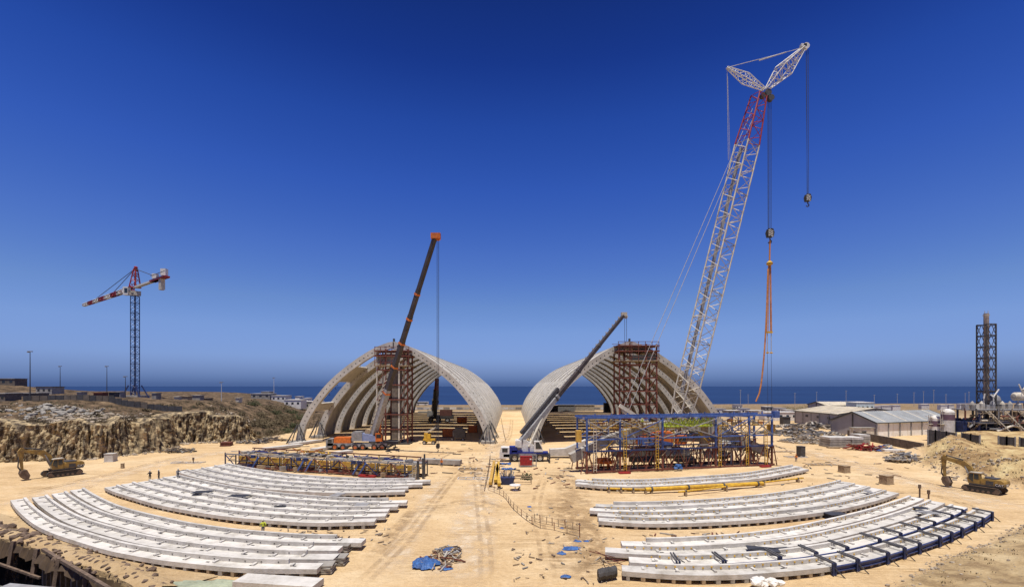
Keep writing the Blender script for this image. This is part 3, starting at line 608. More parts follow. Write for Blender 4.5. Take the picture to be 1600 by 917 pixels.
def wheel(t, x, y, r, w, rim, local=True):
    wh = obj('wheel', MB().lathe([(r*.55,-w/2),(r*.93,-w/2),(r,-w*.32),(r,w*.32),(r*.93,w/2),(r*.55,w/2)], (x, y, r), 18, 'Y'), 'blk', t, local, smooth=False)
    obj('rim', MB().lathe([(0,-w*.30),(r*.22,-w*.42),(r*.3,-w*.30),(r*.48,-w*.34),(r*.57,-w*.5),(r*.57,w*.3),(0,w*.3)], (x, y, r), 14, 'Y'), rim, wh, local); return wh
def boom_tele(t, a, b_, secs, up=(0,0,1), collar='dgrey'):                   # secs: (t0, t1, width, height, material)
    for i, (t0, t1, w, h, m) in enumerate(secs):
        p, q = a.lerp(b_, t0), a.lerp(b_, t1); o = obj('boom_section', MB().bar(p, q, w, h, up), m, t)
        if i: 
            ax = (q-p).normalized(); obj('boom_collar', MB().bar(p-ax*.2, p+ax*.25, w*1.35, h*1.25, up), collar, t)
# orange truck crane in front of the left hall
D = 131; k = F/D; xl = (513-800)/k; t = thing('truck_crane', 'orange and grey six-axle truck crane with long dark boom', 'crane', (xl+8.5, D, 0))
def lx(px): return (px-800)/k
obj('chassis', MB().box((xl+8.6, D, 1.55), (16.8, 2.6, .75)).box((xl+9.5, D-1.25, 1.15), (13.5,.25,.5)), 'grey', t)
obj('drive_cab', MB().prism([(xl-.2,.7),(xl-.2,2.7),(xl+.4,3.2),(xl+1.9,3.2),(xl+1.9,.7)], D-1.3, D+1.3), 'grey', t); obj('cab_window', MB().box((xl+.9, D-1.33, 2.55), (1.1,.06,.8)), 'glass', t)
obj('engine_cover', MB().box((xl+4.4, D, 2.7), (4.7, 2.5, 1.5)).box((xl+4.4, D, 3.5), (4.2,2.1,.16)), 'ora', t)
for px in (526, 538.5, 557.5, 569, 587, 599):
    for yy in (-1.15, 1.15): wheel(t, lx(px), D+yy, .88, .6, 'ora', False)
for px in (549, 612):
    for s in (-1, 1):
        x = lx(px); obj('outrigger', MB().box((x, D+s*2.4, 1.2), (.6, 3.6, .5)).tube((x, D+s*4, .15), (x, D+s*4, 1.6), .18).lathe([(0,0),(.7,0),(.7,.16),(0,.16)], (x, D+s*4, .02), 12), 'dgrey', t)
obj('tail_deck', MB().box((lx(612), D, 2.0), (4.2,2.5,.8)), 'dgrey', t)
obj('turntable', MB().lathe([(0,1.9),(1.5,1.9),(1.5,2.4),(0,2.4)], (lx(585), D, 0), 18), 'dgrey', t)
obj('counterweight', MB().box((lx(560), D, 3.7), (2.9,3,2.4)).box((lx(560), D, 5.0), (2.4,2.4,.3)), 'grey', t)
obj('slew_deck', MB().prism([(lx(568),2.45),(lx(590),2.45),(lx(590),3.8),(lx(584),4.2),(lx(568),4.7)], D-1.3, D+1.3), mat('pale_blue_paint', (.25,.30,.48)), t)
cb = obj('operator_cab', MB().prism([(lx(590),2.5),(lx(600),2.5),(lx(599),4.4),(lx(596),4.9),(lx(590),4.9)], D-2.1, D-.7), 'ora', t); obj('cab_window', MB().box((lx(595), D-2.13, 4.0), (1.3,.05,1.0)), 'glass', cb)
obj('winch', MB().lathe([(0,-.7),(.8,-.7),(.8,.7),(0,.7)], (lx(575), D, 5.0), 14, 'Y'), 'wood', t)
bb0, bb1 = W(583, 680, D), W(680, 370, 112)
boom_tele(t, bb0, bb1, [(0,.26,1.35,1.6,'grey'),(.24,.40,1.15,1.4,'boomd'),(.38,.52,1.05,1.3,'boomd'),(.50,.64,.98,1.2,'boomd'),(.62,.76,.9,1.1,'boomd'),(.74,.995,.85,1.0,'boomd')], collar='ora')
lad = MB()
for i in range(12):
    p = bb0.lerp(bb1, .04+.023*i)+V((-1.3,-.2,.3)); q = p+V((1.2,.1,1.1)); lad.tube(p, q, .09, 4); lad.tube(p, q+V((-.9,0,.9)), .07, 4)
obj('boom_stays', lad, 'cream', t)
obj('luffing_cylinder', MB().tube((lx(594), D-.4, 3.2), (lx(594), D-.4, 9.2), .36, 10), 'ora', t); obj('cylinder_rod', MB().tube((lx(594), D-.4, 9.2), bb0.lerp(bb1, .19), .2, 8), 'grey', t)
obj('boom_head', MB().box(W(681,369,112), (2.3,1.2,1.3)).lathe([(0,-.3),(.65,-.3),(.65,.3),(0,.3)], W(684.5,372,112), 12, 'Y'), 'ora', t)
for x in (683, 685.5): obj('hoist_rope', MB().tube(W(x,373,112), W(x,694,112), .06, 5), 'rope', t)
hook_block(684.2, 697, 112, .5, 'small hook block hanging low under the orange truck crane')
# white and blue city crane in the middle
D = 111; k = F/D; t = thing('truck_crane', 'white and blue two-axle truck crane with dark raised boom', 'crane', (lx(820), D, 0))
obj('chassis', MB().box((lx(823), D, 1.45), (11.2,2.5,.7)), 'dgrey', t)
cb = obj('drive_cab', MB().prism([(lx(781),.8),(lx(780.5),1.9),(lx(783),3.4),(lx(796),3.4),(lx(796),.8)], D-1.25, D+1.25), 'wht', t); obj('cab_window', MB().box((lx(789), D-1.28, 2.75), (1.3,.05,.9)).prism([(lx(780.9),2.0),(lx(782.7),3.2),(lx(782.6),3.2),(lx(780.7),2.0)], D-1.0, D+1.0), 'glass', cb)
obj('engine_cover', MB().box((lx(802), D, 2.6), (1.9,2.4,1.9)).box((lx(808), D, 2.2), (2.6,2.4,.9)), 'dblue', t)
for px in (804, 843):
    for yy in (-1.1, 1.1): wheel(t, lx(px), D+yy, .95, .65, 'cream', False)
obj('deck', MB().box((lx(828), D, 2.05), (8.6,2.5,.4)), 'dblue', t)
for px in (797, 857):
    for s in (-1, 1): obj('outrigger', MB().box((lx(px), D+s*2, 1.2), (.45,2.6,.4)).tube((lx(px), D+s*3.2, .1), (lx(px), D+s*3.2, 1.9), .15), 'dgrey', t)
obj('superstructure', MB().prism([(lx(808),2.3),(lx(846),2.3),(lx(846),3.0),(lx(832),3.9),(lx(822),5.0),(lx(806),5.2)], D-.2, D+1.2), 'wht', t)
obj('counterweight', MB().box((lx(810), D, 4.2), (1.5,2.4,1.6)), 'wht', t)
cb = obj('operator_cab', MB().prism([(lx(834),2.35),(lx(848),2.35),(lx(847),3.4),(lx(842),4.9),(lx(834),4.9)], D-1.3, D-.25), 'wht', t); obj('cab_window', MB().prism([(lx(836.5),3.1),(lx(846.3),3.1),(lx(841.5),4.65),(lx(836.5),4.65)], D-1.34, D-1.31), 'glass', cb)
bb0, bb1 = W(814, 689, D), W(975, 492, 138)
boom_tele(t, bb0, bb1, [(0,.31,1.05,1.15,'grey'),(.29,.52,.95,1.05,'boomd'),(.50,.73,.85,.95,'boomd'),(.71,.99,.75,.85,'boomd')])
obj('boom_jib_rack', MB().bar(bb0.lerp(bb1,.03)+V((-.9,-.4,.9)), bb0.lerp(bb1,.34)+V((-.9,-.4,.9)), .7, .8), 'dgrey', t)
rail = MB()
for i in range(26): p = bb0.lerp(bb1, .05+.036*i); rail.box(p+V((-.35,0,.75)), (.3,.3,.5))
obj('boom_rail', rail, 'ropel', t)
obj('luffing_cylinder', MB().tube((lx(826), D-.3, 3.4), bb0.lerp(bb1,.2), .28, 8), 'cream', t)
obj('boom_head', MB().box(W(975,491,138), (1.7,1,1.1)).lathe([(0,-.3),(.55,-.3),(.55,.3),(0,.3)], W(978,495,138), 12, 'Y'), 'cream', t)
for x in (976, 979): obj('hoist_rope', MB().tube(W(x,494,138), W(x,533,138), .06, 5), 'rope', t)
# small crane and machines inside and before the left hall
D = 232; k = F/D; t = thing('rough_terrain_crane', 'small dark red crane working inside the left hall', 'crane', (lx(684), D, 0))
obj('chassis', MB().box((lx(690), D, 2.4), (12,3,1.4)), 'dgrey', t); obj('body', MB().box((lx(697), D, 4.6), (6,3,3)), mat('maroon_paint', (.16,.07,.06)), t); obj('operator_cab', MB().box((lx(674), D-1.6, 4.2), (3.2,2.4,3)), 'grey', t)
for px in (674, 686, 700): wheel(t, lx(px), D-1.6, 1.3, .8, 'grey', False)
boom_tele(t, W(678,650,D), W(683,592,D-8), [(0,.45,2.6,2.6,'dgrey'),(.42,.72,2.2,2.2,'dgrey'),(.7,1,1.7,1.7,mat('dark_red_boom', (.20,.05,.05)))])
obj('deck_plate', MB().box((lx(662), D-1, 5), (5,3,.7)), 'grey', t)
D = 143; k = F/D; t = thing('boom_lift', 'yellow boom lift parked at the mouth of the left hall', 'boom lift', (lx(670), D, 0))
obj('chassis', MB().box((lx(671), D, 1.3), (3.6,2.2,.8)), 'yel', t)
for px in (664, 678):
    for yy in (-1, 1): wheel(t, lx(px), D+yy, .62, .5, 'cream', False)
obj('turret', MB().box((lx(668), D, 2.4), (1.9,1.8,1.4)).box((lx(666), D, 3.2), (1.0,1.4,.7)), 'yel', t); obj('boom_arm', MB().bar((lx(664), D, 3.4), (lx(681), D, 5.2), .4, .5), 'cream', t)
obj('basket', MB().box((lx(683), D, 5.0), (1.1,1.6,.15)).box((lx(683), D-.75, 5.6), (1.1,.06,.1)).box((lx(683), D-.75, 6.1), (1.1,.06,.1)).bar((lx(681), D-.75, 5), (lx(681), D-.75, 6.1), .08).bar((lx(685.5), D-.75, 5), (lx(685.5), D-.75, 6.1), .08), 'dgrey', t)
D = 152; k = F/D; t = thing('trailer_compressor', 'dark grey compressor trailer inside the left hall mouth', 'compressor', (lx(717), D, 0))
obj('body', MB().prism([(lx(710),1.0),(lx(727),1.0),(lx(727),3.6),(lx(722),4.2),(lx(711),4.2),(lx(708.5),3.2)], D-1.2, D+1.2), 'dgrey', t); obj('front_panel', MB().box((lx(708.8), D, 2.4), (.3,2,1.9)), 'grey', t)
for px in (707, 724): wheel(t, lx(px), D-1.2, .6, .4, 'grey', False)
for px, py, D, w, lab in ((700,682,163,3.6,'orange steel crate left of the dark compressor'),(739,675,178,3.4,'low orange crate at the right leg of the left hall'),(722,655,225,4.6,'orange tank beside the small red crane')):
    k = F/D; c = V((lx(px), D, 0)); t = thing('steel_crate', lab, 'crate', c); obj('panel', MB().box(c+V((0,0,1.5)), (w,2,2.6)), 'ora', t)
    for s in (-1, 1): obj('post', MB().box(c+V((s*w/2,-1.02,1.6)), (.16,.14,3)), 'rust', t)

# tower crane on the plateau at left
D = 240; k = 3.0; bx = (211-800)/k; zb = hz(bx, D); t = thing('tower_crane', 'tower crane with blue mast and red and white jib on the left plateau', 'crane', (bx, D, zb))
zt = CZ-(463-HOR)/k
for i in range(6): boom_part(t, 'mast_section', (bx, D, zb+(zt-zb)*i/6), (bx, D, zb+(zt-zb)*(i+1)/6), 2.6, 2.6, 5, .19, .10, m='navy')
for dx, dy in ((-5,-3),(5,-3),(-5,3),(5,3)): pbar('base_strut', (bx+dx, D+dy, zb-.3), (bx+dx*.38, D+dy*.6, zb+6.5), .5, 'navy', t)
obj('base_ballast', MB().box((bx, D, zb+.6), (9,8,1.4)), 'conc3', t)
obj('slew_unit', MB().box((bx, D, zt+1), (3.4,3.4,1.2)).lathe([(0,1.6),(2,1.6),(2,2.6),(0,2.6)], (bx, D, zt), 14).box((bx+3.2, D-2, zt+1.2), (3,.2,2)), 'cream', t)
cb = obj('operator_cab', MB().box((bx-3.0, D-1.5, zt+2.4), (2.6,2,4.2)), 'wht', t); obj('cab_window', MB().box((bx-2.7, D-2.53, zt+2.6), (1.6,.06,2.4)), 'glass', cb)
zj = zt+4.6; dj = V((-.82,.57,0)).normalized(); root = V((bx, D, zj)); jl = 92
for i in range(8):
    boom_part(t, 'jib_section', root+dj*(4+i*(jl-4)/8), root+dj*(4+(i+1)*(jl-4)/8), 1.9-.08*i, 1.9-.08*(i+1), 4, .24, .17, m='red' if i % 2 == 0 else 'wht')
obj('jib_deck', MB().bar(root+dj*4, root+dj*40, 1.6, .3), 'red', t)
obj('counter_jib', MB().bar(root, root-dj*34, 1.7, .8), 'wht', t); obj('counterweight', MB().box(root-dj*36+V((0,0,-2.5)), (2.6,1.8,6), math.atan2(dj.y, dj.x)), 'cream', t)
obj('winch_platform', MB().bar(root-dj*24, root-dj*42, 2.6, .8), 'red', t); obj('winch', MB().box(root-dj*28+V((0,0,2.0)), (2.2,1.8,2.4)).box(root-dj*39+V((0,0,2.4)), (2.4,1.8,3.2)), 'wht', t); obj('rail', MB().bar(root-dj*26+V((0,-2,2)), root-dj*43+V((0,-2,2)), .2), 'dgrey', t)
boom_part(t, 'tower_head', (bx, D, zj), (bx+.3, D, CZ-(420-HOR)/k), 3.4, 1.1, 4, .26, .15, m='red'); obj('head_sheave', MB().rock((bx+.3, D, CZ-(418-HOR)/k), 1.2), 'red', t)
pk = V((bx, D, CZ-(420-HOR)/k))
for q in (root+dj*66, root+dj*34, root-dj*30): obj('tie_bar', MB().tube(pk, q+V((0,0,1.4)), .16, 5), 'dgrey', t)

# ---------------------------------------------------------------- blue scaffold frame for arch assembly
A, B = G(917, 740), G(1206, 727); ax = (B-A).normalized(); nv = V((-ax.y, ax.x, 0)); Lf = (B-A).length
t = thing('assembly_frame', 'long blue steel frame on rusty trestles around an arch segment', 'scaffold frame', ((A.x+B.x)/2, (A.y+B.y)/2, 0))
def fp(u, o, z): p = A+ax*(Lf*u)+nv*o; return V((p.x, p.y, z))
us = [0, .165, .385, .675, .865, 1.0]; ZT, ZM, ZL = 11.5, 7.0, 4.6
for o in (0, 5.5):
    for i, u in enumerate(us):
        pbar('post', fp(u,o,ZL), fp(u,o,ZT), .38, 'blue', t); pbar('trestle_leg', fp(u,o,0), fp(u,o,ZL), .36, 'rust', t)
        for s in (-.03, .03): pbar('trestle_strut', fp(u+s,o,0), fp(u+s*.3,o,ZL), .18, 'rust', t)
    pbar('top_chord', fp(-.01,o,ZT), fp(1.02,o,ZT), .42, 'blue', t, h=.4); pbar('middle_chord', fp(0,o-.3,ZM), fp(1,o-.3,ZM), .3, 'blue', t); pbar('low_chord', fp(0,o-.3,ZL), fp(1,o-.3,ZL), .3, 'navy', t); pbar('ground_beam', fp(-.01,o-.2,.3), fp(1.01,o-.2,.3), .34, 'rust', t)
    for i in range(5):
        a, b_ = us[i], us[i+1]; pbar('brace', fp(a,o-.42,ZM), fp(b_,o-.42,ZT-.6), .17, 'blue' if (i+o) % 2 else 'grey', t); pbar('brace', fp(b_,o-.52,ZM), fp(a,o-.52,ZT-.6), .17, 'grey', t)
        n_ = max(3, int((b_-a)*26))
        for j in range(n_):
            c, e = a+(b_-a)*j/n_, a+(b_-a)*(j+1)/n_
            pbar('web', fp(c,o-.1,.4 if j % 2 else ZL), fp(e,o-.1,ZL if j % 2 else .4), .13, 'dgrey' if o else 'rust', t)
            if j: pbar('strut', fp(c,o-.15,.3), fp(c,o-.15,ZL*random.choice((1,.6,1.3))), .12, 'rust', t)
for u in us+[.27, .53, .77]: pbar('cross_beam', fp(u,0,ZT-.3), fp(u,5.5,ZT-.3), .3, 'blue', t); pbar('cross_beam', fp(u,0,ZL-.3), fp(u,5.5,ZL-.3), .26, 'rust', t)
for i in range(12): pbar('chord_stub', fp(.04+i*.082,0,ZT+.25), fp(.04+i*.082,0,ZT+.85), .22, 'blue', t)
for (a, b_, m) in ((.02,.16,'yelp'),(.2,.36,'yelp'),(.41,.66,'lime'),(.72,.85,'yelp'),(.89,.99,'yelp')):
    obj('catwalk', MB().bar(fp(a,.9,9.2), fp(b_,.9,9.2), 1.3, .18), m, t)
    for z in (9.8, 10.4): pbar('hand_rail', fp(a,.3,z), fp(b_,.3,z), .13, 'lime' if m == 'lime' else 'yel', t)
    nn_ = max(3, int((b_-a)*40)); 
    for j in range(nn_+1):
        u = a+(b_-a)*j/nn_; pbar('rail_post', fp(u,.3,9.2), fp(u+random.uniform(-.006,.006),.3,10.5), .12, m if m == 'lime' else random.choice(('yel','rust','wood','rust')), t)
        if j < nn_: obj('toe_board', MB().box(fp(u+.01,1.6+random.uniform(-.4,.4),9.5+random.random()*.9), (random.uniform(.6,1.4),.3,random.uniform(.3,.8))), random.choice(('wood','rust','conc3','sling','cream')) if m != 'lime' else 'lime', t)
        if m == 'lime' and j < nn_: pbar('mesh_brace', fp(u,.25,9.3), fp(u+(b_-a)/nn_,.25,11.0), .2, 'lime', t); pbar('mesh_brace', fp(u,.28,11.0), fp(u+(b_-a)/nn_,.28,9.3), .2, 'lime', t)
for u in (.035, .185, .35, .69, .845, .955):
    ld = MB()
    for s in (-.3, .3): ld.bar(fp(u,-.6,.4)+ax*s, fp(u,-.5,9.4)+ax*s, .1)
    for j in range(15): ld.bar(fp(u,-.58,.8+j*.6)-ax*.3, fp(u,-.58,.8+j*.6)+ax*.3, .08)
    obj('ladder', ld, 'yel' if u != .035 else 'cream', t)
for u in (.17, .93): obj('base_plate', MB().box(fp(u,-1.6,.2), (2.4,.9,.34), math.atan2(ax.y, ax.x)), 'red', t)
obj('form_box', MB().box(fp(-.028,1.5,7.6), (1.1,1.5,2.4)), 'yelp', t); obj('form_box', MB().box(fp(1.025,1.5,8.4), (1.2,1.5,1.6)), 'yelp', t); obj('form_box', MB().box(fp(.64,2,6.8), (1.5,1.2,4.6)), 'wood', t); obj('corner_box', MB().box(fp(1.02,-.1,ZT+.1), (1.5,1,1.5), .4), 'blue', t)
seg = MB(); ap = [fp(-.055+1.08*i/24, 2.8, 2.6+7.4*math.sin(math.pi*(i/24)*.94+.12)-.6) for i in range(25)]
for a, b_ in zip(ap, ap[1:]): seg.taper(a, b_, 1.6, 1.9, 1.6, 1.9)
obj('arch_segment', seg, 'conc3', label='curved concrete arch segment standing inside the blue assembly frame', cat='concrete segment')
c = G(900, 716); obj('segment_end', MB().prism([(c.x-6.5,.5),(c.x+2.2,.5),(c.x+2.6,4.6),(c.x-2.5,2.4),(c.x-6.5,2.2)], c.y+.4, c.y+2.6), 'conc', label='pale concrete segment end poking out left of the blue frame', cat='concrete segment')
p = G(1064, 736); tb = MB()
for i in range(8): tb.rock((p.x+random.uniform(-.7,.7), p.y+1, .5+random.random()*.6), .6)
obj('blue_bag', tb, 'tarpb', label='bundled blue tarpaulin at the foot of the blue frame', cat='tarpaulin')
for i, (u, m, w, h, z) in enumerate([(.12,'ora',3.0,1.1,1.9),(.24,'grey',5.5,1.2,3.3),(.33,'dgrey',6,1.0,1.9),(.5,'grey',7,1.1,3.1),(.56,'dgrey',4.2,1.2,1.6),(.74,'grey',5,1.4,2.4),(.79,'wht',5.4,1.5,4.0),(.76,'blk',2.8,1.1,2.0),(.92,'grey',4,.8,3.4)]):
    mb = MB().box(fp(u,4.0,z), (w,1.6,h), math.atan2(ax.y, ax.x)+random.uniform(-.06,.06)).box(fp(u+.02,3.1,z-.3), (w*.5,.4,h*.6)); mb.tube(fp(u-.02,2.6,z-.2), fp(u+.04,2.6,z), .35, 8)
    for s in (-.35, .35): q = fp(u,4.0,0)+ax*(w*s); mb.bar(q, q+V((0,0,z)), .3)
    obj('form_panel', mb, m, t)

# ---------------------------------------------------------------- yellow panel formwork truss at left
A, B = G(352, 729), G(654, 749); ax = (B-A).normalized(); nv = V((-ax.y, ax.x, 0)); Lf = (B-A).length
t = thing('formwork_truss', 'long low formwork truss with yellow panels and blue props', 'formwork', ((A.x+B.x)/2, (A.y+B.y)/2, 0)); H_ = 2.9
nb = 16
for o in (0, 3.6):
    pbar('top_chord', fp(0,o,H_), fp(1,o,H_), .26, 'grey' if o == 0 else 'rust', t); pbar('bottom_chord', fp(0,o,.3), fp(1,o,.3), .28, 'rust', t); pbar('middle_rail', fp(.02,o-.1,1.5), fp(.98,o-.1,1.5), .16, 'dgrey', t)
    for i in range(nb+1): pbar('post', fp(i/nb,o,0), fp(i/nb,o,H_+(.3 if i % 4 == 0 else 0)), .2, 'dgrey' if i % 3 else 'navy', t)
    for i in range(nb): pbar('diagonal', fp(i/nb,o-.12,.3 if i % 2 else H_), fp((i+1)/nb,o-.12,H_ if i % 2 else .3), .15, 'rust' if i % 3 else 'navy', t)
for i in range(nb):
    if i in (0,): continue
    obj('form_panel', MB().box(fp((i+.5)/nb,.75,1.75), (Lf/nb*.9,.16,1.5), math.atan2(ax.y, ax.x)), 'yelp', t)
    obj('deck_board', MB().box(fp((i+.5)/nb,2.2,H_+.06*(i % 3)), (Lf/nb*.96,2.0,.12), math.atan2(ax.y, ax.x)), random.choice(('conc3','grey','wood','conc3')), t)
    obj('clutter', MB().box(fp((i+.5)/nb,random.uniform(-.2,.3),.6), (random.uniform(.8,2.2),.5,random.uniform(.4,.9)), random.random()), random.choice(('conc3','wood','rust','grey','navy')), t)
for u in (.17, .42, .46, .70, .73): pbar('blue_prop', fp(u,-.5,.3), fp(u+.03,-.3,2.6), .3, 'blue', t); obj('prop_head', MB().box(fp(u,-.3,2.7), (.8,.6,.6)), 'navy', t)
pbar('red_rail', fp(.08,3.7,H_+1.0), fp(.97,3.7,H_+.8), .22, 'rust', t)
for i in range(15): pbar('rail_post', fp(.08+i*.063,3.7,H_), fp(.08+i*.063+random.uniform(-.015,.015),3.7,H_+.9), .14, 'rust', t)
for (a, b_) in ((.1,.32),(.45,.62),(.66,.9)): pbar('blue_tube', fp(a,2.6,H_+.5), fp(b_,2.4,H_+.3), .25, 'dblue', t)
for i in range(46):
    u = random.uniform(.03,.98); o = random.uniform(.6,3.2); q = fp(u,o,H_+random.uniform(.2,.8)); an = random.random()*3
    pbar('loose_bar', q, q+V((math.cos(an)*1.6, math.sin(an)*.8, random.uniform(-.1,.35))), random.choice((.12,.18)), random.choice(('grey','navy','yel','ropel','dgrey')), t)
for cu in (.40, .47):
    for i in range(14): q = fp(cu+random.uniform(-.05,.05),2.6+random.uniform(-.6,.9),H_+.3+random.random()*1.1); pbar('timber', q, q+V((random.uniform(-1.6,1.6), random.uniform(-.6,.6), random.uniform(-.5,.5))), .2, random.choice(('yel','wood','sling')), t)
ld = MB()
for s in (-.4, .4): ld.bar(fp(.985,-.5,.2)+ax*s, fp(.985,-.3,H_+.4)+ax*s, .1)
for j in range(8): ld.bar(fp(.985,-.45,.4+j*.38)-ax*.4, fp(.985,-.45,.4+j*.38)+ax*.4, .1)
obj('ladder', ld, 'cream', t)
for u in (.14, .76, .79): obj('base_plate', MB().box(fp(u,-.9,.25), (2.2,.8,.4), math.atan2(ax.y, ax.x)), 'red', t)
obj('end_frame', MB().bar(fp(1.0,-.2,0), fp(1.0,-.2,3.6), .4).bar(fp(1.012,.8,0), fp(1.012,.8,4.0), .4).bar(fp(1.0,2.4,0), fp(1.0,2.4,4.6), .3), 'dgrey', t)

# ---------------------------------------------------------------- excavators
def excavator(loc, rz, sc, label):
    t = thing('excavator', label, 'excavator', loc, rz); t.scale = (sc,)*3
    def O(n_, mb, m, p=t, **k_): return obj(n_, mb, m, p, True, **k_)
    for s in (-1, 1):
        prof = [(-2.25,.18),(-1.9,0),(1.9,0),(2.25,.18),(2.4,.5),(2.2,.86),(1.9,.98),(-1.9,.98),(-2.2,.86),(-2.4,.5)]
        tk = O('track', MB().prism(prof, s*1.3-.3, s*1.3+.3), 'blk'); pd = MB()
        for i in range(19): pd.box((-2+i*.222, s*1.3, 1.0), (.15,.66,.06)).box((-2+i*.222, s*1.3, -.0), (.15,.66,.06))
        for i in range(6): pd.lathe([(0,-.05),(.2,-.05),(.2,.05),(0,.05)], (-1.6+i*.64, s*1.3-.31*1, .28), 8, 'Y').lathe([(0,-.05),(.2,-.05),(.2,.05),(0,.05)], (-1.6+i*.64, s*1.3+.31, .28), 8, 'Y')
        O('track_pad', pd, 'clod', tk, kind='stuff'); O('sprocket', MB().lathe([(0,-.34),(.36,-.34),(.36,.34),(0,.34)], (-1.95, s*1.3, .5), 12, 'Y').lathe([(0,-.34),(.34,-.34),(.34,.34),(0,.34)], (1.95, s*1.3, .5), 12, 'Y'), 'clod', tk)
    O('undercarriage', MB().box((0,0,.7), (2.2,2.2,.5)).lathe([(0,.9),(.75,.9),(.75,1.15),(0,1.15)], (0,0,0), 14), 'dgrey')
    O('slew_platform', MB().box((-.5,0,1.25), (4,2.7,.2)), 'dgrey')
    O('engine_cover', MB().prism([(-1.6,1.36),(.1,1.36),(.1,2.25),(-.4,2.32),(-1.6,2.3)], -1.3, 1.3), 'cat')
    hood = O('hood', MB().box((-1.0,.1,2.42), (1.5,1.8,.18)).tube((-.7,-.7,2.4), (-.7,-.7,2.9), .07, 6).box((-.3,-.9,2.4), (.8,.6,.16)), 'dgrey')
    cw = O('counterweight', MB().prism([(-2.5,1.3),(-1.62,1.3),(-1.62,2.34),(-2.35,2.34),(-2.62,2.1),(-2.68,1.6)], -1.35, 1.35), 'cat')
    O('grille', MB().box((-1.0,1.31,1.75), (.9,.04,.6)), 'dgrey'); O('counterweight_band', MB().prism([(-2.52,1.25),(-1.64,1.25),(-1.64,1.72),(-2.70,1.72)], -1.37, 1.37), 'dgrey', cw)
    text_mesh('lettering', 'CAT', .5, (-2.15,1.385,1.55), (R(90),0,R(180)), 'wht', cw); text_mesh('lettering', 'CAT', .5, (-2.74,0,1.5), (R(90),0,R(-90)), 'wht', cw)
    cb = O('cab', MB().prism([(.15,1.36),(1.6,1.36),(1.75,2.1),(1.45,3.05),(.2,3.1)], .45, 1.32), 'cat')
    O('cab_roof', MB().prism([(.1,3.1),(1.5,3.06),(1.45,3.2),(.15,3.24)], .4, 1.36), 'cream', cb); O('side_window', MB().prism([(.3,2.1),(.85,2.1),(.85,2.95),(.3,2.97)], 1.325, 1.335).prism([(.95,1.6),(1.6,2.1),(1.4,2.93),(.95,2.95)], 1.325, 1.335), 'glass', cb)
    O('windscreen', MB().prism([(1.62,1.45),(1.77,2.1),(1.49,2.98),(1.47,2.98),(1.75,2.1),(1.6,1.45)], .52, 1.25), 'glass', cb)
    O('boom', MB().prism([(.6,1.5),(1.0,1.35),(2.0,3.2),(2.9,4.0),(5.2,4.75),(5.3,5.0),(5.1,5.1),(2.4,4.75),(1.5,3.9)], -.28, .28), 'cat')
    O('stick', MB().prism([(4.75,5.35),(5.15,5.5),(5.55,4.9),(5.1,1.5),(4.85,1.5),(4.95,3.4)], -.2, .2), 'cat')
    O('boom_cylinder', MB().tube((1.3,-.42,1.5), (2.3,-.42,3.9), .1, 8).tube((1.3,.42,1.5), (2.3,.42,3.9), .1, 8), 'grey'); O('stick_cylinder', MB().tube((2.6,0,4.9), (4.85,0,5.4), .11, 8), 'dgrey'); O('bucket_cylinder', MB().tube((5.35,0,4.5), (5.5,0,2.3), .09, 8).bar((5.5,0,2.3), (5.1,0,1.5), .18), 'dgrey')
    bk = MB(); pr = [(4.55,1.75),(5.2,1.7),(5.35,1.2),(5.15,.55),(4.75,.12),(4.35,.05),(4.15,.75)]
    bk.prism(pr, -.62, .62); O('bucket', bk, 'clod'); tt = MB()
    for i in range(5): tt.taper((4.4,-.5+i*.25,.12), (4.1,-.5+i*.25,-.06), .14,.1,.08,.03)
    O('bucket_tooth', tt, 'grey'); return t
p = G(97, 743); p.z = hz(p.x, p.y)+.05; excavator(p, R(240), 1.13, 'muddy yellow excavator below the quarry face at left')
p = G(1538, 768); p.z = hz(p.x, p.y)+.05; excavator(p, R(118), 1.03, 'yellow excavator with bucket down before the sand mound at right')

